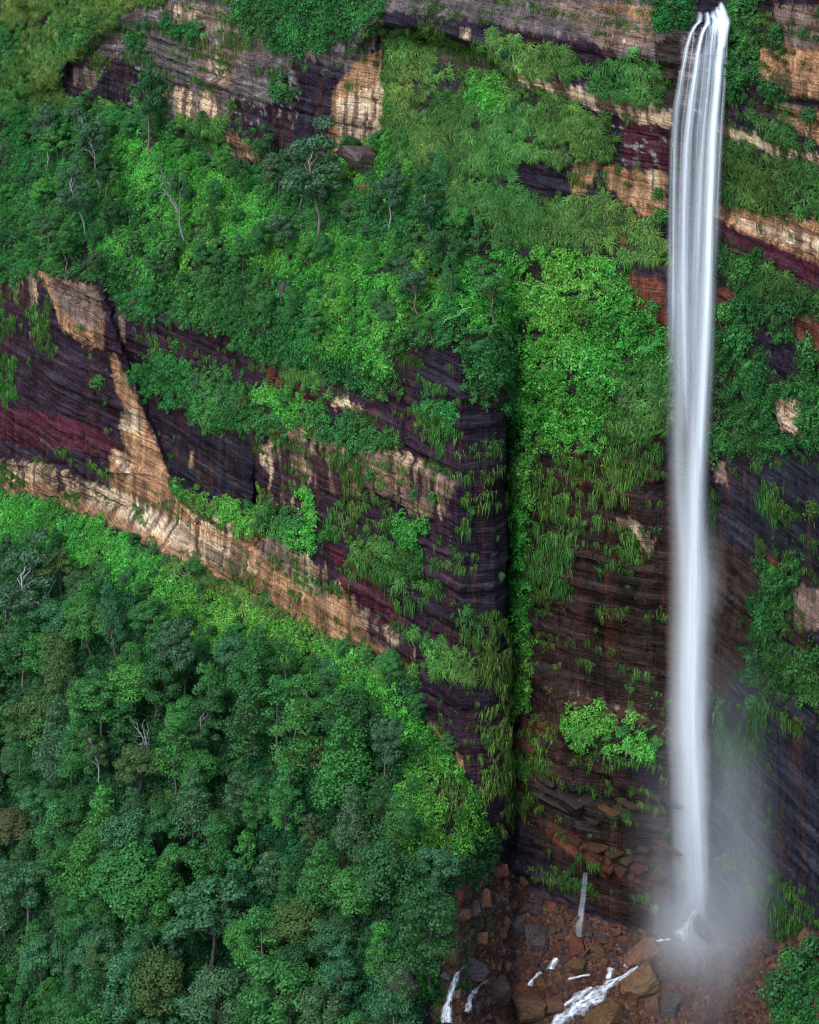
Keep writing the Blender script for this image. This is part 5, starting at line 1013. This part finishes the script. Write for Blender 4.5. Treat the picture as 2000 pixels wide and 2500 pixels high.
# lip
rw = np.random.default_rng(31)
def fall_strand(pts, y0, back=True):
    """a thread of water; each point: photo row, photo column, width in photo pixels, how much water"""
    pys_ = np.array([p[0] for p in pts], float); C_ = []; W = []; Al = []
    n = 44; q = np.linspace(0, 1, n)**1.5*(pys_[-1]-pys_[0])+pys_[0]
    if back:   # the run-up behind the lip
        p = pts[0]; kk = (1785-p[1])/90
        for (dy_, dp, dx_) in ((5.5, -14+8*kk, 12*kk), (3.0, -9+4*kk, 9*kk), (1.2, -4, 4*kk)): C_.append([wx_(p[1]+dx_)-X0, y0+dy_, wz_(p[0]+dp)]); W.append(p[2]); Al.append(p[3]*(.25 if dy_ > 5 else .8))
    for y in q:
        f = lambda i: float(np.interp(y, pys_, [p[i] for p in pts])); C_.append([wx_(f(1))-X0, y0-2.2*math.sqrt(max(0, min(1, (y-pys_[0])/140))), wz_(y)]); W.append(f(2)); Al.append(f(3))
    W = np.array(W)/F*Yw; o = ribbon('strand', [np.array(c) for c in C_], W, 0, fall, True, 3)
    at_ = o.data.attributes.new('fade', 'FLOAT', 'POINT'); nv_ = len(o.data.vertices)//6
    at_.data.foreach_set('value', np.repeat(np.interp(np.linspace(0, len(Al)-1, nv_), np.arange(len(Al)), Al), 6).astype(np.float32))
SA = [(50, 1766), (60, 1764), (80, 1761), (110, 1757), (150, 1751), (200, 1747), (250, 1742), (300, 1738), (350, 1735), (500, 1728), (700, 1722), (900, 1714), (1100, 1704), (1300, 1694)]
SB = [(56, 1728), (65, 1720), (80, 1712), (110, 1704), (150, 1698), (200, 1690), (250, 1682), (300, 1677), (350, 1672), (500, 1667), (700, 1665), (900, 1668), (1050, 1674)]
SC_ = [(53, 1708), (60, 1698), (80, 1685), (110, 1675), (150, 1667), (200, 1658), (250, 1650), (300, 1646), (350, 1643), (500, 1641), (700, 1640), (900, 1640)]
SD = [(62, 1742), (90, 1737), (130, 1732), (200, 1724), (300, 1714), (400, 1707), (600, 1700), (900, 1690)]
SF = [(66, 1776), (120, 1771), (200, 1765), (300, 1757), (450, 1748), (650, 1742)]
def mk(S, ws, als): return [(p[0], p[1], float(np.interp(p[0], *zip(*ws))), float(np.interp(p[0], *zip(*als)))) for p in S]
fall_strand(mk(SA, [(50, 40), (110, 30), (200, 28), (400, 40), (900, 60), (1300, 60)], [(50, 2.2), (250, 1.6), (500, 1.0), (900, .8), (1150, .4), (1300, 0)]), -.2)
fall_strand(mk(SA, [(50, 24), (110, 18), (400, 24), (1300, 30)], [(50, 2.2), (700, 2.0), (1100, .8), (1300, 0)]), -.6)
fall_strand(mk(SB, [(50, 18), (110, 20), (300, 30), (900, 56)], [(50, 1.1), (150, 1.0), (300, .7), (700, .7), (900, .4), (1050, 0)]), .1)
fall_strand(mk(SB, [(50, 9), (110, 9), (300, 14), (900, 26)], [(50, 1.3), (300, .7), (900, .4), (1050, 0)]), -.3)
fall_strand(mk(SC_, [(50, 18), (110, 20), (300, 26), (900, 44)], [(50, .8), (150, .7), (300, .5), (700, .5), (900, 0)]), .3)
fall_strand(mk(SD, [(50, 7), (200, 14), (400, 26), (900, 50)], [(50, .8), (200, .5), (600, .5), (900, 0)]), 0)
fall_strand(mk([(p[0], p[1]+7-p[0]*.012) for p in SD], [(50, 5), (200, 9), (400, 16), (900, 40)], [(50, .7), (200, .4), (600, .35), (900, 0)]), .5)
fall_strand(mk(SF, [(50, 8), (200, 12), (450, 22), (650, 30)], [(50, .8), (200, .5), (450, .35), (650, 0)]), .2)
fall_strand([(950, 1700, 40, 0), (1150, 1692, 60, .45), (1400, 1694, 78, .55), (1700, 1688, 84, .55), (1950, 1695, 90, .5), (2150, 1706, 100, .35), (2270, 1712, 100, 0)], -.5, False)
fall_strand([(900, 1690, 70, 0), (1150, 1686, 96, .25), (1500, 1692, 110, .28), (1900, 1694, 120, .28), (2150, 1708, 130, .2), (2260, 1712, 116, 0)], .4, False)
fall_strand([(1000, 1706, 26, 0), (1200, 1694, 34, .6), (1500, 1688, 40, .6), (1800, 1686, 44, .5), (2000, 1696, 50, 0)], -1.0, False)
fall_strand([(60, 1738, 80, .12), (120, 1722, 100, .3), (300, 1704, 140, .28), (600, 1692, 140, .25), (900, 1686, 140, .25), (1100, 1684, 130, 0)], .8, False)
for k in range(9):
    o1 = rw.uniform(-38, 44); fall_strand([(64+abs(o1)*.12, 1728+o1, 4, .35), (120, 1722+o1*1.05, 5, .28), (300, 1703+o1*1.25, 6, .3), (520, 1694+o1*1.2, 9, 0)], rw.uniform(-.5, .7), False)
for (x, w, top, al) in [(1768, 26, 22, 1.6), (1758, 20, 34, 1.6), (1776, 16, 36, 1.4), (1748, 26, 44, 1.2), (1735, 14, 46, .6)]:   # white water tumbling down to the lip
    o = ribbon('lip_foam', [np.array([wx_(x+4)-X0, 6.0, wz_(top)]), np.array([wx_(x+2)-X0, 4.2, wz_(top+9)]), np.array([wx_(x+3)-X0, 2.6, wz_(top+13)]), np.array([wx_(x)-X0, 1.2, wz_(top+20)]), np.array([wx_(x-1)-X0, .2, wz_(top+30)]), np.array([wx_(x-2)-X0, -.4, wz_(top+44)])], [w/F*Yw*k for k in (.5, .9, .8, 1.1, 1.1, .8)], 0, fall, True, 6)
    at_ = o.data.attributes.new('fade', 'FLOAT', 'POINT'); nv_ = len(o.data.vertices)//6; at_.data.foreach_set('value', np.repeat(np.interp(np.linspace(0, 1, nv_), [0, .2, .7, 1], [.2, al, al, 0]), 6).astype(np.float32))

# ------------------------------------------------------------------ spray drifting from the foot of the fall
def mist_material(name, dens, power, sx, sy, sz, step):
    m, nt, out = nodes(name); L = nt.links.new
    tc = N2(nt, 'ShaderNodeTexCoord'); ln = N2(nt, 'ShaderNodeVectorMath', operation='LENGTH'); L(tc.outputs['Object'], ln.inputs[0])
    f = mth(nt, 'POWER', mth(nt, 'SUBTRACT', 1.0, ln.outputs['Value'], True), power)
    mp = N2(nt, 'ShaderNodeMapping'); mp.inputs['Scale'].default_value = (sx*.12, sy*.12, sz*.05); L(tc.outputs['Object'], mp.inputs[0])
    nz = N2(nt, 'ShaderNodeTexNoise', i_Scale=1.0, i_Detail=2.0); L(mp.outputs[0], nz.inputs['Vector'])
    d = mth(nt, 'MULTIPLY', f, mth(nt, 'MULTIPLY', mth(nt, 'SUBTRACT', nz.outputs[0], .2, True), dens*2))
    pv = N2(nt, 'ShaderNodeVolumePrincipled'); pv.inputs['Color'].default_value = (.95, .975, 1, 1); L(d, pv.inputs['Density']); L(pv.outputs[0], out.inputs['Volume'])  # blue skylight on the white droplets is put into the spray colour
    m.cycles.volume_step_rate = step; return m
def ball(name, mat):
    bm = bmesh.new(); bmesh.ops.create_icosphere(bm, subdivisions=3, radius=1.0); me = bpy.data.meshes.new(name); bm.to_mesh(me); bm.free(); me.materials.append(mat); return me
def mist(px, py, sx, sy, sz, dens, power, label, dy=0, step=.25):
    Y = Yw+dy; o = link('mist', ball('mist', mist_material('spray', dens, power, sx, sy, sz, step)), None, ((px-1000)/F*Y, Y, HC-(py-YH)*Y/F), (0, 0, 0), (sx, sy, sz)); tag(o, label, 'mist', None, 'stuff')
mist(1735, 2235, 14, 9, 21, .45, 1.8, 'dense white spray at the foot of the waterfall', -1)
mist(1820, 2150, 23, 10, 46, .085, 1.5, 'thin spray drifting right of the lower waterfall', -17)
mist(1735, 1400, 7.5, 5.5, 16, .12, 1.3, 'spray puff on the right side of the waterfall half way down', 0)
mist(1750, 2310, 18, 9, 12, .20, 1.8, 'low mist over the stream below the waterfall', -6)

# ------------------------------------------------------------------ labels that single things out
ORD = ['nearest', 'second nearest', 'third nearest', 'fourth nearest', 'fifth nearest', 'sixth nearest', 'seventh nearest', 'eighth nearest', 'ninth nearest', 'tenth nearest', 'eleventh nearest', 'twelfth nearest', 'thirteenth nearest', 'fourteenth nearest', 'fifteenth nearest', 'sixteenth nearest', 'seventeenth nearest', 'eighteenth nearest']
buckets = {}
for e, desc, px, py in PENDING:
    best = min(LANDMARKS, key=lambda l: (l[1]-px)**2+(l[2]-py)**2); dx, dy = px-best[1], py-best[2]
    way = ('right of' if dx > 0 else 'left of') if abs(dx) > abs(dy) else ('below' if dy > 0 else 'above')
    buckets.setdefault((desc, best[0], way), []).append((dx*dx+dy*dy, e))
for (desc, lm, way), L_ in buckets.items():
    L_.sort(key=lambda t: t[0])
    for i, (_, e) in enumerate(L_):
        e['label'] = ('%s %s the %s' % (desc, way, lm)) if len(L_) == 1 else ('%s, %s %s the %s' % (desc, ORD[min(i, 17)], way, lm))
print('objects', len(bpy.data.objects), 'pending', len(PENDING))
